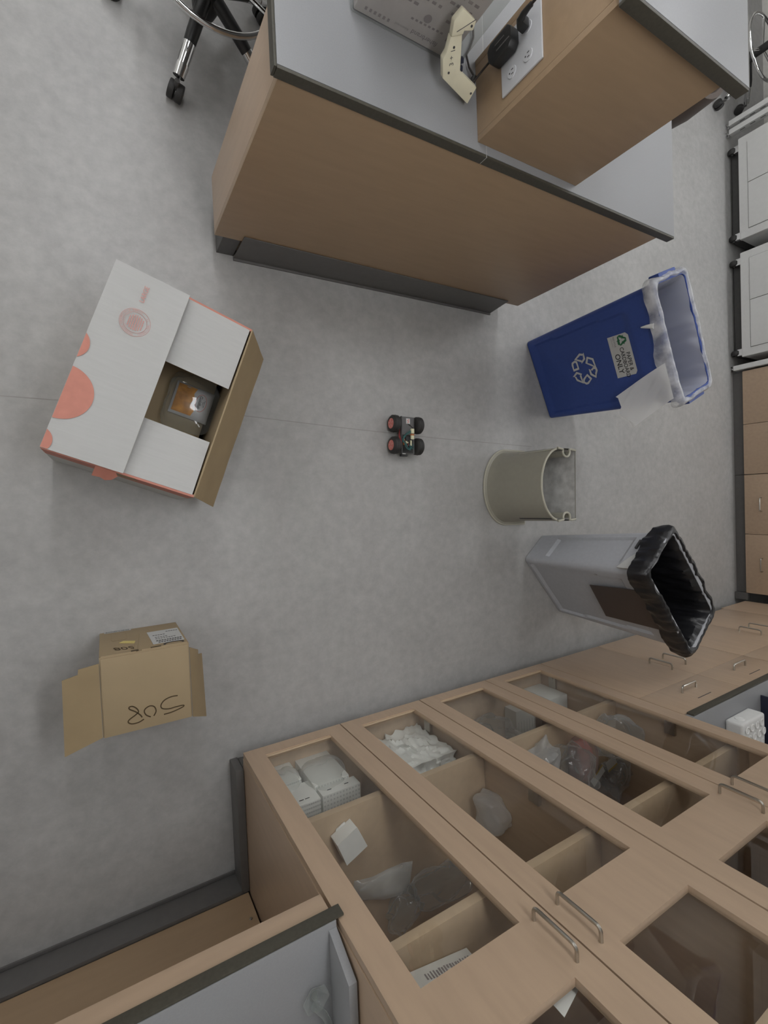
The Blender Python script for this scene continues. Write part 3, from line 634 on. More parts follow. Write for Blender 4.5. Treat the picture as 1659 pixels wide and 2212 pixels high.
part('dark_wire', MB().tube([(0, .052, .066), (.012, .046, .067), (.024, .036, .068), (.028, .022, .068)], .0016, 6), 'black', t, world=False)
part('slat', MB().box(-.026, -.008, -.0935, -.0895, .052, .055), 'label', t, world=False)
# ---------------------------------------------------------------- large white and orange box
BX = (.159, .377); BA = R(-20.9); BL, BWd, BH = .588, .42, .40
hx, hy = BWd/2, BL/2
t = thing('shipping_box', 'large white shipping box with orange circles, one flap hanging open', 'box', (*BX, 0), BA)
th = .005
def wallpart(name, x0, x1, y0, y1, z0, z1, mi=('card',)): return part(name, MB().box(x0, x1, y0, y1, z0, z1), list(mi), t, world=False)
part('bottom', MB().box(-hx, hx, -hy, hy, .001, .006), 'card', t, world=False)
for x in (-hx, hx-th): part('long_wall', MB().box(x, x+th, -hy, hy, .006, BH-.003), 'card', t, world=False)
for y in (-hy, hy-th):
    wl = part('short_wall', MB().box(-hx+th, hx-th, y, y+th, .006, BH-.006), 'card', t, world=False)
    s = -1 if y < 0 else 1; yo = y if s < 0 else y+th
    part('white_print', MB().box(-hx+.001, hx-.001, yo+s*.0002, yo+s*.0012, .006, .33), 'cardwhite', wl, world=False)
    part('red_band', MB().box(-hx+.001, hx-.001, yo+s*.0004, yo+s*.0018, .25, BH-.016), 'reddark', wl, world=False)
    part('fold_edge', MB().box(-hx+.002, hx-.002, yo-s*.006, yo+s*.003, BH-.016, BH-.004), 'red', wl, world=False, bev=.002)
# torn tape on the side facing the low end
part('torn_print', MB().prism([(-.072, -hy-.003, .396), (-.018, -hy-.003, .396), (-.010, -hy-.012, .388), (-.022, -hy-.026, .372), (-.038, -hy-.032, .365), (-.052, -hy-.028, .368), (-.074, -hy-.030, .366)], (0, 0, .0015)), 'red', t, world=False)
part('bare_patch', MB().prism([(-.045, -hy-.002, .38), (.03, -hy-.002, .385), (.045, -hy-.002, .33), (.0, -hy-.002, .30), (-.05, -hy-.002, .32)], (0, -.0012, 0)), 'card', t, world=False)
s = MB(); textmb(s, 'SAFETY TOOLS', (.13, -hy-.0018, .325), (1, 0, 0), (0, 0, 1), .016) if False else None
def flap(name, c, u_, v_, mats, n=10, sag=.0, wav=.002, seed=0, thick=.004, label=None):
    """cardboard flap: corner c, edge vectors u_ (hinge) and v_"""
    c = Vector(c); u_ = Vector(u_); v_ = Vector(v_); nn = u_.cross(v_).normalized(); nn = nn if nn.z >= 0 else -nn
    g = []; g2 = []
    for j in range(n+1):
        for i in range(n+1):
            p = c+u_*(i/n)+v_*(j/n); d = wav*noise.noise(Vector((i*.5+seed, j*.35, seed)))*(j/n)-sag*(j/n)**2
            g.append(p+nn*d); g2.append(p+nn*(d-thick))
    N = n+1; mb = MB(); f = [(j*N+i, j*N+i+1, (j+1)*N+i+1, (j+1)*N+i) for j in range(n) for i in range(n)]
    mb.add(g+g2, f+[tuple(q+N*N for q in reversed(a)) for a in f])
    bd = [i for i in range(N)]+[j*N+n for j in range(1, N)]+[n*N+i for i in range(n-1, -1, -1)]+[j*N for j in range(n-1, 0, -1)]
    for k in range(len(bd)):
        a, b = bd[k], bd[(k+1) % len(bd)]; mb.f.append((a, a+N*N, b+N*N, b)); mb.mi.append(1 if isinstance(mats, list) and len(mats) > 1 else 0)
    mb.fix = 1
    return part(name, mb, mats, t, world=False, label=label, smooth=50)
fl = flap('short_flap', (-hx+.01, hy-.004, BH-.003), (BWd-.02, 0, 0), (0, -.212, -.014), ['cardwhite', 'card'], seed=3, label='white folded-in short flap')
fl = flap('short_flap', (-hx+.01, -hy+.004, BH-.003), (BWd-.02, 0, 0), (0, .180, -.018), ['cardwhite', 'card'], seed=8, label='white folded-in short flap')
big = flap('long_flap', (-hx, -hy, BH+.002), (0, BL, 0), (hx, 0, .012), ['cardwhite', 'card'], n=16, wav=.006, seed=5, label='white long flap printed with orange circles')
flap('hanging_flap', (hx-.001, -hy, BH-.002), (0, BL, 0), (.096, 0, -.19), ['carddark', 'card'], seed=12, label='brown long flap hanging open outside')
def disc(mb, cx, cy, r, z, xmin, ymin, dz=.0005):
    pts = [(max(cx+r*math.cos(R(6*k)), xmin), max(cy+r*math.sin(R(6*k)), ymin), z) for k in range(60)]
    return mb.prism(pts, (0, 0, dz))
def onflap(x): return BH+.0026+.012*(x+hx)/hx
for (cx, cy, r) in ((-.212, -.128, .078), (-.236, .016, .046), (-.224, -.275, .037)):
    pts = [(max(cx+r*math.cos(R(6*k)), -hx+.0008), max(cy+r*math.sin(R(6*k)), -hy+.001)) for k in range(60)]
    q = []
    for p in pts:
        if not q or (Vector(p)-Vector(q[-1])).length > 1e-4: q.append(p)
    part('orange_disc', MB().prism([(x, y, onflap(x)+.0008) for x, y in q], (0, 0, .0006)), 'red', big, world=False)
s = MB(); zz = onflap(-.11)+.0022
textmb(s, 'LARGE', (-.112, .231, zz), (0, 1, 0), (-1, 0, .0), .0185, sx=.95, bold=.006)
part('lettering', s, 'redink', big, world=False)
s = MB(); sc = Vector((-.109, .140, zz))
def circ(mb, c, r, w_, n=48): return mb.tube([c+Vector((r*math.cos(2*math.pi*k/n), r*math.sin(2*math.pi*k/n), 0)) for k in range(n)], w_, 4, closed=True)
circ(s, sc, .041, .0006); circ(s, sc, .031, .0006)
def arctext(mb, txt, c, r, a0, a1, size, inward=False):
    for k, ch in enumerate(txt):
        if ch == ' ': continue
        a = R(a0+(a1-a0)*k/(len(txt)-1)); d = Vector((math.cos(a), math.sin(a), 0)); tn = Vector((math.sin(a), -math.cos(a), 0))
        if inward: d2, t2 = -d, -tn
        else: d2, t2 = d, tn
        textmb(mb, ch, c+d*r, t2, d2, size)
arctext(s, 'PACKAGING CORPORATION OF AMERICA', sc, .036, 275, 78, .0072)
arctext(s, 'CARROLLTON, TX', sc, .036, 302, 402, .0072, True)
arctext(s, 'BOX CERTIFICATE', sc, .0275, 230, 130, .004)
rnd = random.Random(9)
for k in range(7):
    xx = -.018+k*.006; L_ = math.sqrt(max(.024**2-xx*xx, 0)); y = -L_
    while y < L_:
        e = min(L_, y+rnd.uniform(.003, .009)); s.box(sc.x+xx, sc.x+xx+.0028, sc.y+y, sc.y+e, zz, zz+.0004); y = e+.0012
part('stamp', s, 'redink', big, world=False, smooth=0)
# snack bag etc. inside the box
def tobox(x, y): 
    d = Vector((x-BX[0], y-BX[1], 0)); d.rotate(Matrix.Rotation(-BA, 3, 'Z')); return d
solo('inner_carton', MB().box(-.16, .185, -.24, .2, .0065, .187), 'card', 'brown carton lying inside the large white shipping box', 'carton', (*BX, 0), BA, world=False, bev=.004)
ta = R(-17)
t2 = thing('snack_bag', 'white and orange snack bag inside the open shipping box', 'snack bag', (.288, .364, .190), R(-19.7))
def pillow(L, Wd, h, seed, n=18):
    mb = MB(); top = []; bot = []
    for j in range(n+1):
        for i in range(n+1):
            a, b = i/n*2-1, j/n*2-1; k = (1-a**4)*(1-b**4)
            x, y = a*L/2, b*Wd/2; d = h*k**.6*(1+.25*noise.noise(Vector((x*25+seed, y*25, 0))))
            top.append((x, y, h*.25+d)); bot.append((x, y, h*.25-d*.25))
    N = n+1; f = [(j*N+i, j*N+i+1, (j+1)*N+i+1, (j+1)*N+i) for j in range(n) for i in range(n)]
    mb.add(top+bot, f+[tuple(q+N*N for q in reversed(a)) for a in f]); mb.fix = 1
    return mb, lambda x, y: h*.25+h*max((1-(x/L*2)**4)*(1-(y/Wd*2)**4), 0)**.6*1.12
pm, ht = pillow(.130, .116, .020, 3)
bg = part('pouch', pm, 'snackwhite', t2, world=False)
pts = [(-.058, -.05), (.006, -.05), (.012, -.03), (-.006, -.01), (.002, .01), (-.004, .03), (.004, .05), (-.058, .05)]
def patch(parent, pts, name, mt, lift=.002, lab=None):
    g = MB(); n = 14; xs = [p[0] for p in pts]; ys = [p[1] for p in pts]
    c = (sum(xs)/len(xs), sum(ys)/len(ys)); vs = [(c[0], c[1], ht(*c)+lift)]; rings = 5; fs = []
    for r in range(1, rings+1):
        for p in pts: x = c[0]+(p[0]-c[0])*r/rings; y = c[1]+(p[1]-c[1])*r/rings; vs.append((x, y, ht(x, y)+lift))
    m_ = len(pts)
    for i in range(m_): fs.append((0, 1+i, 1+(i+1) % m_))
    for r in range(rings-1):
        for i in range(m_): a = 1+r*m_; fs.append((a+i, a+m_+i, a+m_+(i+1) % m_, a+(i+1) % m_))
    g.add(vs, fs); return part(name, g, mt, parent, world=False, label=lab)
patch(bg, pts, 'orange_print', 'snackorange')
ov = [(.026+.019*math.cos(R(15*k)), .004+.032*math.sin(R(15*k))) for k in range(24)]
patch(bg, ov, 'logo_oval', 'hub', .0025); patch(bg, [(.026+(x-.026)*.9, .004+(y-.004)*.94) for x, y in ov], 'logo_field', 'snackwhite', .003)
s = MB(); textmb(s, 'Goldfish', (.021, .004, ht(.023, 0)+.0042), (0, -1, 0), (1, 0, 0), .0145, bold=.012); textmb(s, 'Pepperidge', (.037, .004, ht(.037, 0)+.0042), (0, -1, 0), (1, 0, 0), .0058); textmb(s, 'Farm', (.032, .004, ht(.032, 0)+.0042), (0, -1, 0), (1, 0, 0), .0062)
part('logo_lettering', s, 'blackink', bg, world=False)
solo('clear_bag', bag(MB(), (.275, .352, .212), (.17, .20, .046), R(-19.7), 21, .10), 'clearpl', 'clear plastic bag wrapped around the snack bag in the shipping box', 'bag', (.275, .352, .1885), smooth=60)
# ---------------------------------------------------------------- 508 carton
KX0, KX1, KY0, KY1, KH = -.034, .219, -.690, -.446, .335
t = thing('carton', 'brown cardboard carton marked 508 with side flaps spread open', 'box', (.093, -.568, 0))
part('body', MB().box(KX0, KX1, KY0, KY1, .001, KH-.006), 'card', t, bev=.002)
part('top_flap', MB().box(KX0+.003, KX1-.003, KY0, KY1-.004, KH-.005, KH-.001), 'card', t, bev=.0015)
part('fold_lip', MB().box(KX0+.004, KX0+.1, KY1-.002, KY1+.003, KH-.02, KH-.006).box(KX0+.115, KX1-.004, KY1-.002, KY1+.004, KH-.016, KH-.006), 'card', t, bev=.0015)
def sideflap(hx0, pts):
    return part('side_flap', MB().prism(pts, (0, 0, -.004)), 'carddark', t)
sideflap(0, [(KX0-.001, -.463, KH-.004), (KX0-.055, -.476, KH-.026), (KX0-.057, -.492, KH-.027), (KX0-.098, -.505, KH-.043), (KX0-.102, -.735, KH-.045), (KX0-.001, -.688, KH-.004)])
sideflap(0, [(KX1+.001, -.462, KH-.004), (KX1+.001, -.692, KH-.004), (KX1+.058, -.742, KH-.10), (KX1+.052, -.515, KH-.092), (KX1+.036, -.507, KH-.063), (KX1+.036, -.492, KH-.063)])
K = KH-.0008
s = MB()
for st in ([(.177, -.61), (.158, -.609), (.138, -.615), (.127, -.628), (.13, -.64), (.149, -.646), (.169, -.645), (.191, -.645), (.193, -.649), (.179, -.654), (.155, -.659), (.134, -.66)],
           [(.105, -.657), (.112, -.644), (.108, -.629), (.096, -.623), (.083, -.628), (.079, -.637), (.084, -.649), (.096, -.658)],
           [(.077, -.66), (.062, -.666), (.044, -.666), (.034, -.659), (.037, -.651), (.054, -.641), (.063, -.633), (.058, -.621), (.047, -.612), (.038, -.613), (.04, -.62), (.055, -.631), (.068, -.645), (.072, -.653)]):
    fine = []
    for i in range(len(st)-1):
        p0, p1, p2, p3 = [Vector((*st[min(max(i+d, 0), len(st)-1)], K)) for d in (-1, 0, 1, 2)]
        for q in range(4):
            a = q/4; fine.append(.5*((2*p1)+(p2-p0)*a+(2*p0-5*p1+4*p2-p3)*a*a+(3*p1-p0-3*p2+p3)*a**3))
    fine.append(Vector((*st[-1], K))); s.strip(fine, .0036, (0, 0, 1), .0006)
part('marker_number', s, 'ink', t, smooth=0)
F = KY1+.0006
lb = part('address_label', MB().prism([(.111, F, .105), (.212, F, .102), (.212, F, .283), (.118, F, .281)], (0, .0008, 0)), 'label', t)
s = MB()
for z, a, b in ((.13, .17, .205), (.165, .125, .16), (.195, .13, .165), (.215, .13, .19), (.24, .13, .205), (.262, .135, .2)):
    x = a
    while x < b: s.box(x, x+.006, F+.0009, F+.0014, z, z+.006+.006*(z > .22)); x += .008
part('label_print', s, 'inkgrey', lb)
part('yellow_sticker', MB().prism([(.022, F, .19), (.036, F, .17), (.071, F, .195), (.066, F, .225)], (0, .0006, 0)), 'yellow', t)
st_ = part('barcode_strip', MB().box(-.02, .065, F, F+.0006, .004, .022), 'label', t)
s = MB(); x = -.016
rnd = random.Random(1)
while x < .06: w_ = rnd.choice((.001, .002, .003)); s.box(x, x+w_, F+.0007, F+.0011, .007, .019); x += w_+.0018
part('barcode', s, 'inkgrey', st_)
s = MB(); s.strip([(.150, F, .312), (.150, F, .296), (.16, F, .287), (.18, F, .285), (.197, F, .288), (.205, F, .297), (.205, F, .312), (.19, F, .318), (.165, F, .318), (.150, F, .312)], .007, (0, 1, 0), .0006); part('oval_mark', s, 'blackink', t, smooth=0)
part('tape_strip', MB().prism([(.079, F, .105), (.088, F, .105), (.068, F, .33), (.058, F, .33)], (0, .0008, 0)), 'card', t)
part('tear_slot', MB().box(.107, .137, KY1+.003, KY1+.0046, KH-.014, KH-.006).box(.052, .073, KY1+.002, KY1+.0036, KH-.016, KH-.006), 'ink', t)
s = MB(); textmb(s, '508', (.038, F, .262), (1, 0, 0), (.18, 0, .98), .06, sx=.7) if False else textmb(s, '508', (.035, F+.0004, .265), (-1, 0, -.25), (.2, 0, 1), .055, sx=.75, lift=0)
part('side_number', s, 'ink', t, smooth=0)
s = MB(); s.strip([(.001, F, .04), (.001, F, .14), (.006, F, .15), (.042, F, .15), (.047, F, .14), (.047, F, .05)], .0012, (0, 1, 0), .0004); part('die_line', s, 'carddark', t, smooth=0)
# ---------------------------------------------------------------- waste bins
def binbody(t, Lb, Wb, Lt, Wt, H, rb, rt, mt, recess, depth=.005, wall=.013, grips=True):
    """tapered rounded bin; recess=(x0,x1,z0,z1) on the -y face and on the end faces"""
    nz = 40; outer = []; inner = []
    for k in range(nz+1):
        f = k/nz; z = .004+f*(H-.004); L_ = Lb+(Lt-Lb)*f; W_ = Wb+(Wt-Wb)*f; r = rb+(rt-rb)*f
        ring = rrect(L_, W_, r, z, 5)
        # dense straight runs with equal counts on every level
        o = []
        for i, p in enumerate(ring):
            q = ring[(i+1) % len(ring)]; m_ = 1
            if i % 6 == 5: m_ = 44 if i in (11, 23) else 24
            o += [p.lerp(q, j/m_) for j in range(m_)]
        for p in o:
            if recess and abs(p.y+W_/2) < .002 and recess[0] < p.x < recess[1] and recess[2] < z < recess[3]: p.y += depth
            if recess and abs(abs(p.x)-L_/2) < .002 and abs(p.y) < W_*.30 and recess[2]+.1 < z < recess[3]: p.x -= math.copysign(depth, p.x)
        outer.append(o)
    for k in range(nz, -1, -4):
        f = k/nz; z = max(.012, .004+f*(H-.004)); inner.append([p for p in rrect(Lb+(Lt-Lb)*f-2*wall, Wb+(Wt-Wb)*f-2*wall, max(rb+(rt-rb)*f-wall, .003), z, 5)])
    mb = MB(); mb.ring_faces(outer, True, True, False); 
    b = part('body', mb, mt, t, world=False, smooth=28)
    mb = MB(); mb.ring_faces(inner, True, False, True); part('inside', mb, mt, t, world=False)
    rim = MB(); rr_ = [rrect(Lt+e, Wt+e, rt+e/2, z, 5) for e, z in ((-2*wall, H-.012), (-2*wall, H), (.006, H+.004), (.018, H), (.020, H-.02), (.012, H-.022), (0.0, H-.02))]
    rim.ring_faces(rr_, True, False, False); part('rim', rim, mt, t, world=False)
    for sx in (-1, 1) if grips else ():
        hb = MB(); x = sx*(Lt/2+.004)
        hb.prism([(x, -.075, H-.003), (x, .075, H-.003), (x, .075, H-.05), (x, .05, H-.058), (x, -.05, H-.058), (x, -.075, H-.05)], (sx*.026, 0, 0))
        part('end_handle', hb, mt, t, world=False, bev=.006)
def liner(name, t_label, cat, loc, rot, Lt, Wt, Lb, Wb, H, mo, mi_, drop, seed, amp, off=.016, crush=0, freq=16):
    t = thing(name, t_label, cat, (*loc, H), rot)
    def ring(L_, W_, r, z, a, n=7, dz=0):
        pts = rrect(L_, W_, r, z, n, dense=.012); out = []
        N = len(pts)
        for p in pts:
            d = Vector((p.x, p.y, 0)).normalized(); q = Vector((p.x, p.y, p.z))
            k = noise.noise(Vector((p.x*freq+seed, p.y*freq, z*7)))+.5*noise.noise(Vector((p.x*freq*2.6, p.y*freq*2.6+seed, z*15)))
            q += d*a*k; q.z += dz*noise.noise(Vector((p.x*9, p.y*9, seed*3.1))); out.append(q)
        return out
    def fit(rings):
        n = min(len(r) for r in rings); return [[r[int(i*len(r)/n)] for i in range(n)] for r in rings]
    # resample to equal counts along the perimeter
    def resamp(pts, n=170):
        P = pts+[pts[0]]; ds = [0]
        for a, b in zip(P, P[1:]): ds.append(ds[-1]+(b-a).length)
        out = []; j = 0
        for i in range(n):
            g = ds[-1]*i/n
            while ds[j+1] < g: j += 1
            out.append(P[j].lerp(P[j+1], (g-ds[j])/max(ds[j+1]-ds[j], 1e-9)))
        return out
    z0 = -H
    lip = .014
    prof = ((off*.9, -drop, 1.3, .03), (off*1.05, -drop*.66, 1.0, .01), (off, -drop*.3, .8, .0), (off*.6, -.001, .6, .004), (off*.1, .008, .6, .004), (-lip*.5, .008, .6, .005), (-lip, -.004, .5, .004))
    if crush:   # pull the profile to many levels so the folds show
        q = []
        for (p0, p1) in zip(prof, prof[1:]):
            for f in (0, .34, .67): q.append(tuple(x+(y-x)*f for x, y in zip(p0, p1)))
        prof = q+[prof[-1]]
    skirt = [resamp(ring(Lt+2*e, Wt+2*e, .03, z_, amp*a_, dz=vz), 260 if crush else 170) for e, z_, a_, vz in prof]
    def crumple(rings, k):
        out = []
        for r in rings:
            o = []
            for p in r:
                n1 = folds(Vector((p.x, p.y, p.z*.6)), seed, 10, 16)*.8+.5*folds(Vector((p.x, p.y, p.z*.35)), seed+5, 8, 34)
                d = Vector((p.x, p.y*1.6, 0)).normalized(); o.append(p+d*(k*max(n1+1, 0)*.75)+Vector((0, 0, k*.6*noise.noise(Vector((p.x*14, p.y*14, seed))))))
            out.append(o)
        return out
    if crush: skirt = crumple(skirt, crush)
    mb = MB(); mb.ring_faces(skirt, True, False, False); part('folded_cuff', mb, mo, t, world=False, smooth=35 if crush > .008 else 60)
    ins = []
    NI = 40 if crush else 9
    for k in range(NI):
        f = k/(NI-1); z = -.004-f*(H-.03); g = 1-f; u_ = .020*max(0, 1-f*14)
        L_ = Lb+(Lt-Lb)*g-.046+u_; W_ = Wb+(Wt-Wb)*g-.046+u_
        ins.append(resamp(ring(L_, W_, .03, z, amp*.8), 200 if crush else 170))
    if crush: ins = [ins[0]]+crumple(ins[1:], -crush*1.2)
    mb = MB(); mb.ring_faces(ins, True, False, True); part('bag_inside', mb, mi_, t, world=False, smooth=30 if crush > .008 else 60)
    return t
# blue recycling bin
BC = (2.378, .703); BAng = R(-66.9)
t = thing('recycling_bin', 'tall blue recycling bin labelled paper and cardboard only', 'bin', (*BC, 0), BAng)
binbody(t, .475, .225, .555, .285, .775, .022, .03, 'blue', (-.203, .203, .03, .618), .009)
yf = lambda z: -(.225+(.06)*z/.775)/2+.009-.0012
def face(x, z, d=0): return Vector((x, yf(z)-d, z))
s = MB(); nrm = Vector((0, -1, -.04)).normalized(); upv = Vector((0, -.039, 1)).normalized()
lb = part('sticker', MB().prism([face(x, z) for x, z in ((-.112, .493), (-.112, .59), (-.098, .602), (.082, .602), (.096, .592), (.097, .492))], (0, -.001, 0)), 'label', t, world=False)
for tx, x, z, sz, sx in (('PAPER &', .028, .578, .029, .86), ('CARDBOARD', .028, .552, .029, .86), ('ONLY', .028, .521, .038, .98)): textmb(s, tx, face(x, z, .0012), (1, 0, 0), upv, sz, sx=sx, bold=.012)
part('lettering', s, 'blackink', lb, world=False, smooth=0)
s = MB(); textmb(s, 'RECYCLE', face(-.082, .524, .0012), (1, 0, 0), upv, .0125); textmb(s, 'today for tomorrow', face(-.082, .512, .0012), (1, 0, 0), upv, .0055)
part('small_lettering', s, 'inkgrey', lb, world=False, smooth=0)
def arrows(mb, c, r, w_, outline, rot=0, k3=3):
    """three chasing arrows, each bent once"""
    for k in range(3):
        a = R(90+120*k+rot); A = [Vector((math.cos(a+R(q))*r*l, math.sin(a+R(q))*r*l)) for q, l in ((62, .80), (28, .98), (-2, .98), (-20, .78))]
        yield A
def recycle(mb, cx, cz, r, w_, d=.0012, hollow=True):
    def P(x, z): return face(cx+x, cz+z, d)
    def poly(pts, h=.0006): mb.prism([P(*p) for p in pts], (0, -h, 0))
    def outline(pts, lw_):
        n = len(pts); c = sum((Vector(p) for p in pts), Vector((0, 0)))/n
        for i in range(n):
            a, b = Vector(pts[i]), Vector(pts[(i+1) % n]); e = (b-a).normalized(); q = Vector((-e.y, e.x))*lw_/2
            a = a-e*lw_/2; b = b+e*lw_/2
            poly([tuple(a+q), tuple(b+q), tuple(b-q), tuple(a-q)])
    for k in range(3):
        ca, sa = math.cos(R(120*k)), math.sin(R(120*k))
        T = lambda p: (p[0]*ca-p[1]*sa, p[0]*sa+p[1]*ca)
        p1 = [(-.62*r, .30*r), (-.26*r, .92*r), (-.06*r, 1.0*r), (.10*r, .92*r), (-.12*r, .60*r), (-.30*r, .12*r)]
        p2 = [(.14*r, .98*r), (.40*r, .92*r), (.66*r, .42*r), (.86*r, .52*r), (.62*r, .06*r), (.14*r, .10*r), (.32*r, .22*r), (.02*r, .72*r)]
        for p in (p1, p2):
            q = [T(x) for x in p]
            if hollow: outline(q, w_)
            else: poly(q)
SYM = ([(-.058, .276), (-.083, .316), (-.075, .338), (-.080, .343), (-.045, .342), (-.026, .313), (-.033, .317)],
       [(-.047, .255), (-.054, .277), (-.046, .290), (-.001, .290), (.002, .252), (-.032, .250)],
       [(-.055, .354), (-.037, .389), (.016, .392), (-.001, .366), (-.023, .336)],
       [(.013, .393), (.030, .395), (.050, .382), (.067, .376), (.044, .346), (.010, .346), (.018, .355), (.006, .375)],
       [(.033, .329), (.064, .350), (.088, .321), (.089, .307), (.074, .289), (.054, .296)],
       [(.007, .268), (.026, .299), (.031, .292), (.079, .291), (.056, .254), (.030, .248), (.029, .236)])
s = MB()
for pl_ in SYM:
    n = len(pl_); c = sum((Vector(p) for p in pl_), Vector((0, 0)))/n; vs = []
    for lev in (0, .0008):
        for p in pl_:
            vs.append(face(p[0], p[1], .0012+lev))
        for p in pl_:
            q = Vector(p); dd = c-q; q = q+dd*min(.0085/dd.length+.13, .62); vs.append(face(q.x, q.y, .0012+lev))
    fs = []
    for i in range(n):
        j = (i+1) % n; fs += [(2*n+i, 2*n+j, 3*n+j, 3*n+i), (i, j, 2*n+j, 2*n+i), (n+i, 3*n+i, 3*n+j, n+j)]
    s.add(vs, fs)
s.fix = 1
part('recycling_mark', s, 'label', t, world=False, smooth=0, label='white chasing-arrows mark')
s = MB(); recycle(s, -.082, .563, .027, .01, .0022, False); part('green_mark', s, 'green', lb, world=False, smooth=0)
lt = liner('bin_liner', 'frosted white liner folded over the rim of the blue bin', 'bin liner', BC, BAng, .555, .285, .46, .21, .777, 'whitebag', 'linerin', .05, 3, .005, off=.015, crush=.006)
fm = MB(); g = []; n = 40
for j in range(n+1):
    for i in range(n+1):
        a, b = i/n, j/n; x0 = .075+(.245-.075)*a; x = x0+(b**1.1)*(.10-.02*a)+.03*a*b; z = .0-.02-(b)*(.26-.035*a)
        if j == n: z += .02*math.sin(a*9)
        g.append(Vector((x, -.168-.012*b-.012*folds(Vector((a*.9, b*1.3, 0)), 31, 8, 2.6)*min(1, b*3), z)))
fm.add(g, [(j*(n+1)+i, j*(n+1)+i+1, (j+1)*(n+1)+i+1, (j+1)*(n+1)+i) for j in range(n) for i in range(n)])
part('hanging_tail', fm, 'linerflap', lt, world=False, smooth=30)
part('hanging_tip', MB().tube([(-.10, -.165, -.03), (-.108, -.17, -.06), (-.112, -.168, -.085)], [.012, .008, .003], 8), 'linerflap', lt, world=False)
# grey bin
GC = (2.34, -.503); GAng = R(-51)
t = thing('waste_bin', 'tall grey waste bin with black liner and dark tape strip', 'bin', (*GC, 0), GAng)
binbody(t, .468, .215, .555, .285, .765, .022, .034, 'greybin', (-.20, .20, .04, .60), .011, grips=False)
yf2 = lambda z: -(.215+.07*z/.765)/2-.001
part('tape_patch', MB().prism([(-.117, yf2(.393)-.003, .393), (.131, yf2(.374)-.003, .374), (.132, yf2(.6)-.003, .61), (.128, yf2(.73)-.006, .735), (-.155, yf2(.74)-.006, .745), (-.14, yf2(.6)-.003, .60)], (0, -.0012, 0)), 'tape', t, world=False)
part('grip_slot', MB().box(-.2805, -.2685, .005, .06, .642, .652), 'slot', t, world=False)
part('corner_lip', MB().prism([(-.2705, -.128, .615), (-.2735, -.132, .65), (-.2765, -.132, .70), (-.2765, -.02, .70), (-.275, -.03, .675), (-.274, -.06, .65), (-.2725, -.10, .63)], (-.012, -.003, 0)), 'label', t, world=False, bev=.004, label='molded lip at the corner with its highlight painted pale')  # lip of the grey rim handle; its highlight is put into the pale colour
liner('bin_liner', 'shiny black liner folded over the rim of the grey bin', 'bin liner', GC, GAng, .555, .285, .45, .20, .767, 'blackbag', 'blackbag', .08, 8, .008, off=.018, crush=.011, freq=22)
# half-round waste basket
t = thing('waste_basket', 'taupe half-round waste basket with notched rim, flat back', 'bin', (2.09, .03, 0), R(-2))
def half(rx, ry, back, z, n=30, notch=0):
    """half-round outline: flat side at x=back, arc towards -x"""
    pts = []
    for k in range(n+1):
        a = R(90+180*k/n); pts.append(Vector((back*0+rx*math.cos(a)+0, ry*math.sin(a), z)))
    return pts
def hring(e, z, flare=0):
    P = []; D, H_ = .135+e, .183+e
    for k in range(33):
        a = R(90+180*k/32); P.append(Vector((-.115+D*math.cos(a), H_*math.sin(a), z)))
    bk = .005+e
    for f in (0, .35, .7, 1): P.append(Vector((-.115+f*(bk+.115), -H_, z)))
    for k in range(1, 9): P.append(Vector((bk, -H_+2*H_*k/9, z)))
    for f in (1, .7, .35): P.append(Vector((-.115+f*(bk+.115), H_, z)))
    return P
HT = .38
def sidez(p, z):  # notches near both front corners of the rim
    return z
body = [hring(.028, .0), hring(.028, .008), hring(.014, .014), hring(.008, .03)]+[hring(.006-.006*k/8, .03+(HT-.03)*k/8) for k in range(1, 9)]
part('body', MB().ring_faces(body, True, True, False), 'tan', t, world=False, smooth=45)
part('inside', MB().ring_faces([hring(-.006, HT), hring(-.004, .2), hring(-.004, .02)], True, False, True), 'tanin', t, world=False)
part('foot_rim', MB().tube([p+Vector((0, 0, .006)) for p in hring(.028, 0)], .005, 6, closed=True), 'tanrim', t, world=False)
rimp = hring(-.003, HT)
arc = rimp[2:31]
part('rim', MB().tube([p for p in arc], .0058, 8), 'tanrim', t, world=False)
for s_ in (-1, 1):
    y = s_*.182; c = Vector((-.066, s_*.165, HT))
    loop = [Vector((-.13, s_*.183, HT))] + [c+Vector((-.026*math.cos(R(q)), -s_*.024*math.sin(R(q)), 0)) for q in range(-30, 211, 20)] + [Vector((-.03, s_*.18, HT)), Vector((.004, s_*.176, HT))]
    part('notch_rim', MB().tube(loop, .0056, 8), 'tanrim', t, world=False)
    part('notch_web', MB().prism([(-.092, s_*.184, HT-.16), (-.092, s_*.184, HT-.004), (-.088, s_*.163, HT-.004), (-.066, s_*.143, HT-.004), (-.044, s_*.163, HT-.004), (-.04, s_*.184, HT-.004), (-.04, s_*.184, HT-.16)], (0, 0, 0.001)) if False else MB().ring_faces([[c+Vector((-.025*math.cos(R(q)), -s_*.023*math.sin(R(q)), z)) for q in range(-10, 191, 20)] for z in (-.2, -.001)], False, False, False), 'tan', t, world=False)
for a_, nm in ((248, 'side_groove'), (112, 'side_groove')):
    d = Vector((math.cos(R(a_))*.183, math.sin(R(a_))*.135, 0)).normalized(); q = Vector((-.115+.1365*math.cos(R(a_)), .1845*math.sin(R(a_)), 0)); tn = Vector((-d.y, d.x, 0))
    part(nm, MB().prism([q+tn*.006+Vector((0, 0, .16)), q-tn*.006+Vector((0, 0, .16)), q-tn*.004+Vector((0, 0, HT-.01)), q+tn*.004+Vector((0, 0, HT-.01))], d*.0022), 'slot' if a_ > 180 else 'tanrim', t, world=False)
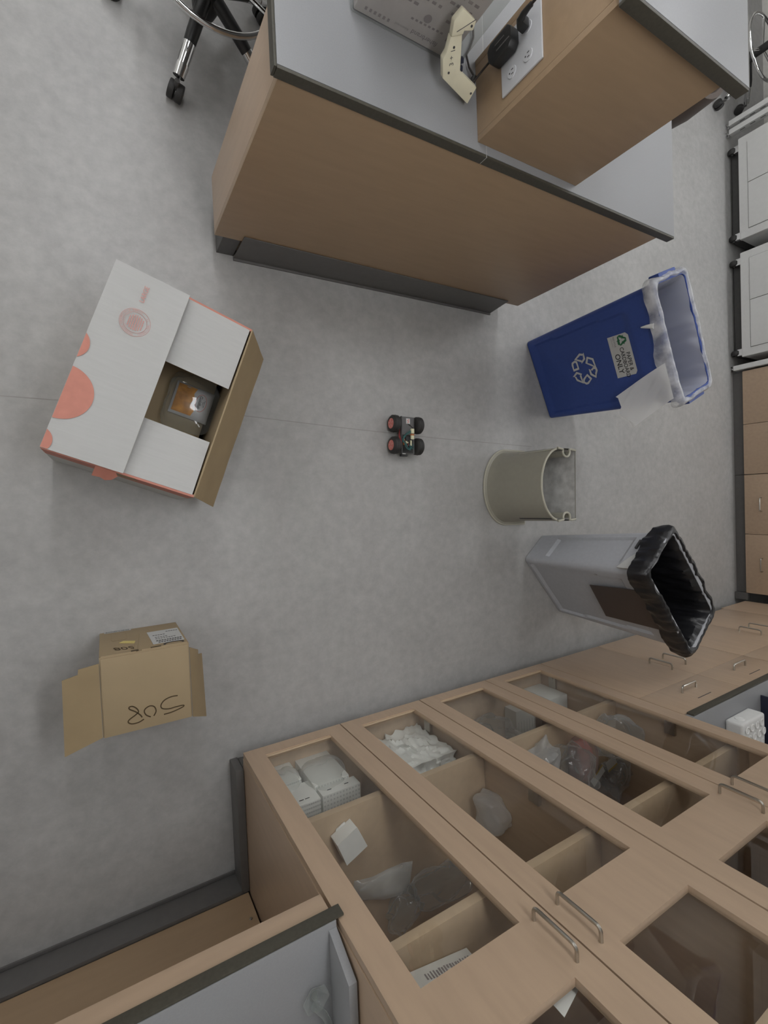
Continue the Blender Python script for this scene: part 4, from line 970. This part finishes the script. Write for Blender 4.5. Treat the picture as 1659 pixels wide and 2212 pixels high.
# ---------------------------------------------------------------- things in the tall cabinets
ZB, ZA, ZS = .121, .5795, 1.0915
def tip_rack(x0, x1, y0, y1, z0, z1, label, wrapped=False, slots=(), nx=12, ny=8):
    t = thing('tip_rack', label, 'rack', ((x0+x1)/2, (y0+y1)/2, z0), 0, 'white pipette tip racks on the cabinet floor')
    part('case', MB().box(x0, x1, y0, y1, z0, z1), 'tiprack', t, bev=.002)
    s = MB(); g = MB()
    for i in range(nx):
        for j in range(ny):
            x = x0+(x1-x0)*(i+.5)/nx; y = y0+(y1-y0)*(j+.5)/ny; g.box(x-.0032, x+.0032, y-.0032, y+.0032, z1+.0002, z1+.0008)
    stuff(part('tip_grid', g, 'gridgrey', t, smooth=0))
    if slots:
        for a in slots: s.box(a, a+.017, y1+.0002, y1+.0008, z1-.028, z1-.024)
        part('vent_slot', s, 'slot', t)
    if wrapped: part('film_wrap', bag(MB(), ((x0+x1)/2, (y0+y1)/2, (z0+z1)/2+.02), (x1-x0+.03, y1-y0+.035, z1-z0+.05), 0, int(x0*1000), .06, sub=4), 'clearbag', t, smooth=60)
tip_rack(.628, .770, -1.19, -1.065, ZB, .335, 'film-wrapped white tip rack at the back of the left glass cabinet floor', True)
tip_rack(.637, .790, -1.20, -1.076, .336, .392, 'slotted white tip rack stacked on the film-wrapped rack, right one', False, (.665, .735))
tip_rack(.505, .605, -1.19, -1.062, ZB, .26, 'film-wrapped white tip rack on the left of the cabinet floor', True)
tip_rack(.530, .629, -1.20, -1.078, .262, .392, 'slotted white tip rack stacked on the left film-wrapped rack', False, (.556, .578))
# open paper carton on shelf A
t = thing('small_carton', 'small white folded carton with open flap on the middle shelf', 'carton', (.66, -1.12, ZA))
cq = [(.582, -1.087), (.653, -1.055), (.688, -1.13), (.612, -1.163)]
part('carton_body', MB().prism([(x, y, ZA+.001) for x, y in cq], (0, 0, .052)), 'cardin', t, bev=.0012)
part('lid_flap', MB().prism([(.5825, -1.086, ZA+.0535), (.6535, -1.054, ZA+.0535), (.688, -1.13, ZA+.0535), (.612, -1.163, ZA+.0535)], (0, 0, .0012)), 'cardin', t)
part('tuck_tab', MB().prism([(.600, -1.0785, ZA+.001), (.635, -1.0627, ZA+.001), (.633, -1.058, ZA+.001), (.602, -1.072, ZA+.001)], (0, 0, .004)), 'cardin', t)
def put_bag(name, c, size, rot, seed, mt, label, amp=.16, group=None, cat='bag', pinch=0):
    return solo(name, bag(MB(), (c[0], c[1], c[2]+size[2]/2), size, rot, seed, amp*.9, pinch, 1.0, 5), mt, label, cat, (c[0], c[1], c[2]), 0, group, smooth=30)
pm, ht2 = pillow(.235, .105, .022, 9, 22)
for p in pm.v:
    p.z += .010*folds(Vector((p.x*1.0, p.y*1.0, 0)), 77, 9, 12)*(1-min(1, (p.x/.117)**4)); p.y *= 1-.35*max(0, -p.x/.117)
    p.z = max(p.z, .0006)
t = thing('zip_pouch', 'milky zip pouch lying on the middle shelf behind the small carton', 'pouch', (.765, -1.325, ZA), R(-12))
part('pouch', pm, 'milkbag', t, world=False, smooth=30)
part('contents', MB().prism([(-.03, -.035, .003), (.115, -.049, .003), (.115, .049, .003), (-.02, .03, .003), (-.09, .0, .003)], (0, 0, .006)), 'cardin', t, world=False, bev=.002)
part('zip_strip', MB().box(.062, .068, -.052, .052, .012, .0165), 'cardin', t, world=False)
put_bag('plastic_bag', (.99, -1.40, ZA), (.24, .13, .07), R(-12), 5, 'clearbag', 'crumpled clear bag at the right of the milky pouch on the shelf', .25)
put_bag('plastic_bag', (.83, -1.43, ZA), (.13, .12, .06), R(20), 6, 'clearbag', 'crumpled clear bag in front of the milky pouch on the shelf', .25)
# white carton on shelf B
t = thing('printed_carton', 'flat white carton with printed text on the upper shelf, left cabinet', 'carton', (.64, -1.11, ZS))
fv = Vector((.167, -.029, 0)).normalized(); fn = Vector((-fv.y, fv.x, 0)); f0 = Vector((.55, -1.084, ZS+.001))
if fn.y < 0: fn = -fn
part('carton', MB().prism([f0, f0+fv*.17, f0+fv*.17-fn*.045, f0-fn*.045], (0, 0, .085)), 'cardin', t, bev=.001)
s = MB(); rnd = random.Random(3)
for k in range(17):
    a = f0+fv*(.028+k*.0078)+fn*.0008; h0 = .018+rnd.random()*.004; h1 = h0+.008+rnd.random()*.012
    s.prism([a+Vector((0, 0, h0)), a+fv*(.002+rnd.random()*.0035)+Vector((0, 0, h0)), a+fv*.004+Vector((0, 0, h1)), a+Vector((0, 0, h1))], fn*.0004)
part('print', s, 'greyprint', t)
solo('folded_note', MB().box(.955, .975, -1.10, -1.06, ZS+.0005, ZS+.17).box(.9751, .995, -1.10, -1.098, ZS+.0005, ZS+.17), 'cardin', 'white folded card standing on the upper shelf behind the door rail', 'card', (.975, -1.08, ZS))
solo('hanging_paper', MB().prism([(.722, -1.018, 1.330), (.798, -1.018, 1.330), (.797, -1.018, 1.361), (.721, -1.018, 1.383)], (0, -.001, 0)), 'cardin', 'white paper taped inside the upper glass of the leftmost tall door', 'paper', (.75, -1.018, 1.330))
# white bundle behind door 2
t = thing('wrapped_bundle', 'crumpled white wrapped stack on the cabinet floor behind second door', 'bundle', (1.12, -1.17, ZB))
g = MB(); n = 22
def bx(u_, v_): return None
vs = []; 
bm = bmesh.new(); bmesh.ops.create_cube(bm, size=1); bmesh.ops.subdivide_edges(bm, edges=bm.edges, cuts=24, use_grid_fill=True)
for p in bm.verts:
    c = p.co; d = c.normalized(); a = noise.ridged_multi_fractal(c*4+Vector((3, 1, 7)), 1.0, 2.0, 4, 1.0, 2.0)-1
    q = Vector((c.x*.215, c.y*.19, c.z*.28)); q += d*.020*a
    q += Vector((1.118, -1.178, ZB+.15)); q.z = max(q.z, ZB+.0005); vs.append(q)
bm.verts.index_update(); g.add(vs, [tuple(x.index for x in f.verts) for f in bm.faces]); bm.free()
part('white_stack', g, 'bundle', t, smooth=35)
part('film_wrap', bag(MB(), (1.125, -1.18, ZB+.16), (.21, .20, .315), 0, 44, .07), 'clearbag', t, smooth=60)
put_bag('plastic_bag', (1.205, -1.20, ZA), (.11, .13, .15), 0, 7, 'milkbag', 'milky bag slumped in the corner of the middle shelf, second door', .14)
# cabinet 2
solo('white_carton', MB().box(1.945, 2.078, -1.20, -1.078, ZB, .305), 'tiprack', 'white carton on the cabinet floor behind the fourth glass door', 'carton', (2.01, -1.14, ZB), bev=.006)
t = thing('white_packet', 'low grey-white packet beside the white carton on the cabinet floor', 'packet', (1.88, -1.22, ZB))
part('packet', MB().box(1.80, 1.943, -1.30, -1.14, ZB, .205), 'cardin', t, bev=.004)
s = MB()
for k in range(6): s.box(1.815+k*.02, 1.818+k*.02, -1.29+k*.008, -1.2, .2055, .206)
part('print_lines', s, 'gridgrey', t)
put_bag('plastic_bag', (1.58, -1.22, ZB), (.24, .20, .26), .3, 9, 'clearbag', 'large clear bag on the cabinet floor behind the third door', .18)
put_bag('plastic_bag', (1.375, -1.10, ZB), (.13, .10, .08), .2, 31, 'greybag', 'smoky grey bag at the left on the floor of the right tall cabinet', .14)
put_bag('plastic_bag', (1.50, -1.11, ZA), (.18, .12, .10), .3, 10, 'milkbag', 'milky crumpled bag at left of pink bag on middle shelf', .2)
put_bag('plastic_bag', (1.645, -1.18, ZA), (.11, .18, .19), 0, 12, 'clearbag', 'tall clear bag leaning between milky and pink bags', .2)
t = thing('pink_pack', 'pink-filled plastic pack with paper tags on the middle shelf', 'pack', (1.77, -1.20, ZA))
part('pouch', bag(MB(), (1.77, -1.20, ZA+.045), (.15, .22, .09), R(-8), 13, .10), 'pinkbag', t, smooth=60)
part('lining', bag(MB(), (1.77, -1.20, ZA+.035), (.12, .18, .07), R(-8), 14, .10), 'hub', t, smooth=60)
part('tag', MB().prism([(1.84, -1.215, .675), (1.855, -1.245, .675), (1.78, -1.29, .675), (1.755, -1.257, .675)], (0, 0, .001)), 'label', t)
part('tag', MB().prism([(1.93, -1.20, .672), (1.95, -1.245, .672), (1.885, -1.262, .672), (1.865, -1.215, .672)], (0, 0, .001)), 'label', t)
s = MB(); s.prism([(1.95, -1.245, .6732), (1.885, -1.262, .6732), (1.881, -1.254, .6732), (1.946, -1.237, .6732)], (0, 0, .0005)); s.prism([(1.84, -1.215, .6762), (1.78, -1.252, .6762), (1.777, -1.246, .6762), (1.836, -1.209, .6762)], (0, 0, .0005)); part('tag_stripe', s, 'gold', t)
put_bag('plastic_bag', (1.93, -1.385, ZA), (.20, .17, .09), R(10), 15, 'greybag', 'smoky grey bag to the right of the pink pack on the shelf', .14)
put_bag('plastic_bag', (1.975, -1.13, ZA), (.21, .18, .17), R(-20), 16, 'clearbag', 'large clear bag behind the fourth door on the middle shelf', .2)
put_bag('plastic_bag', (2.0, -1.33, ZA), (.14, .14, .10), .4, 17, 'clearbag', 'small clear bag at the back right of the middle shelf', .25)
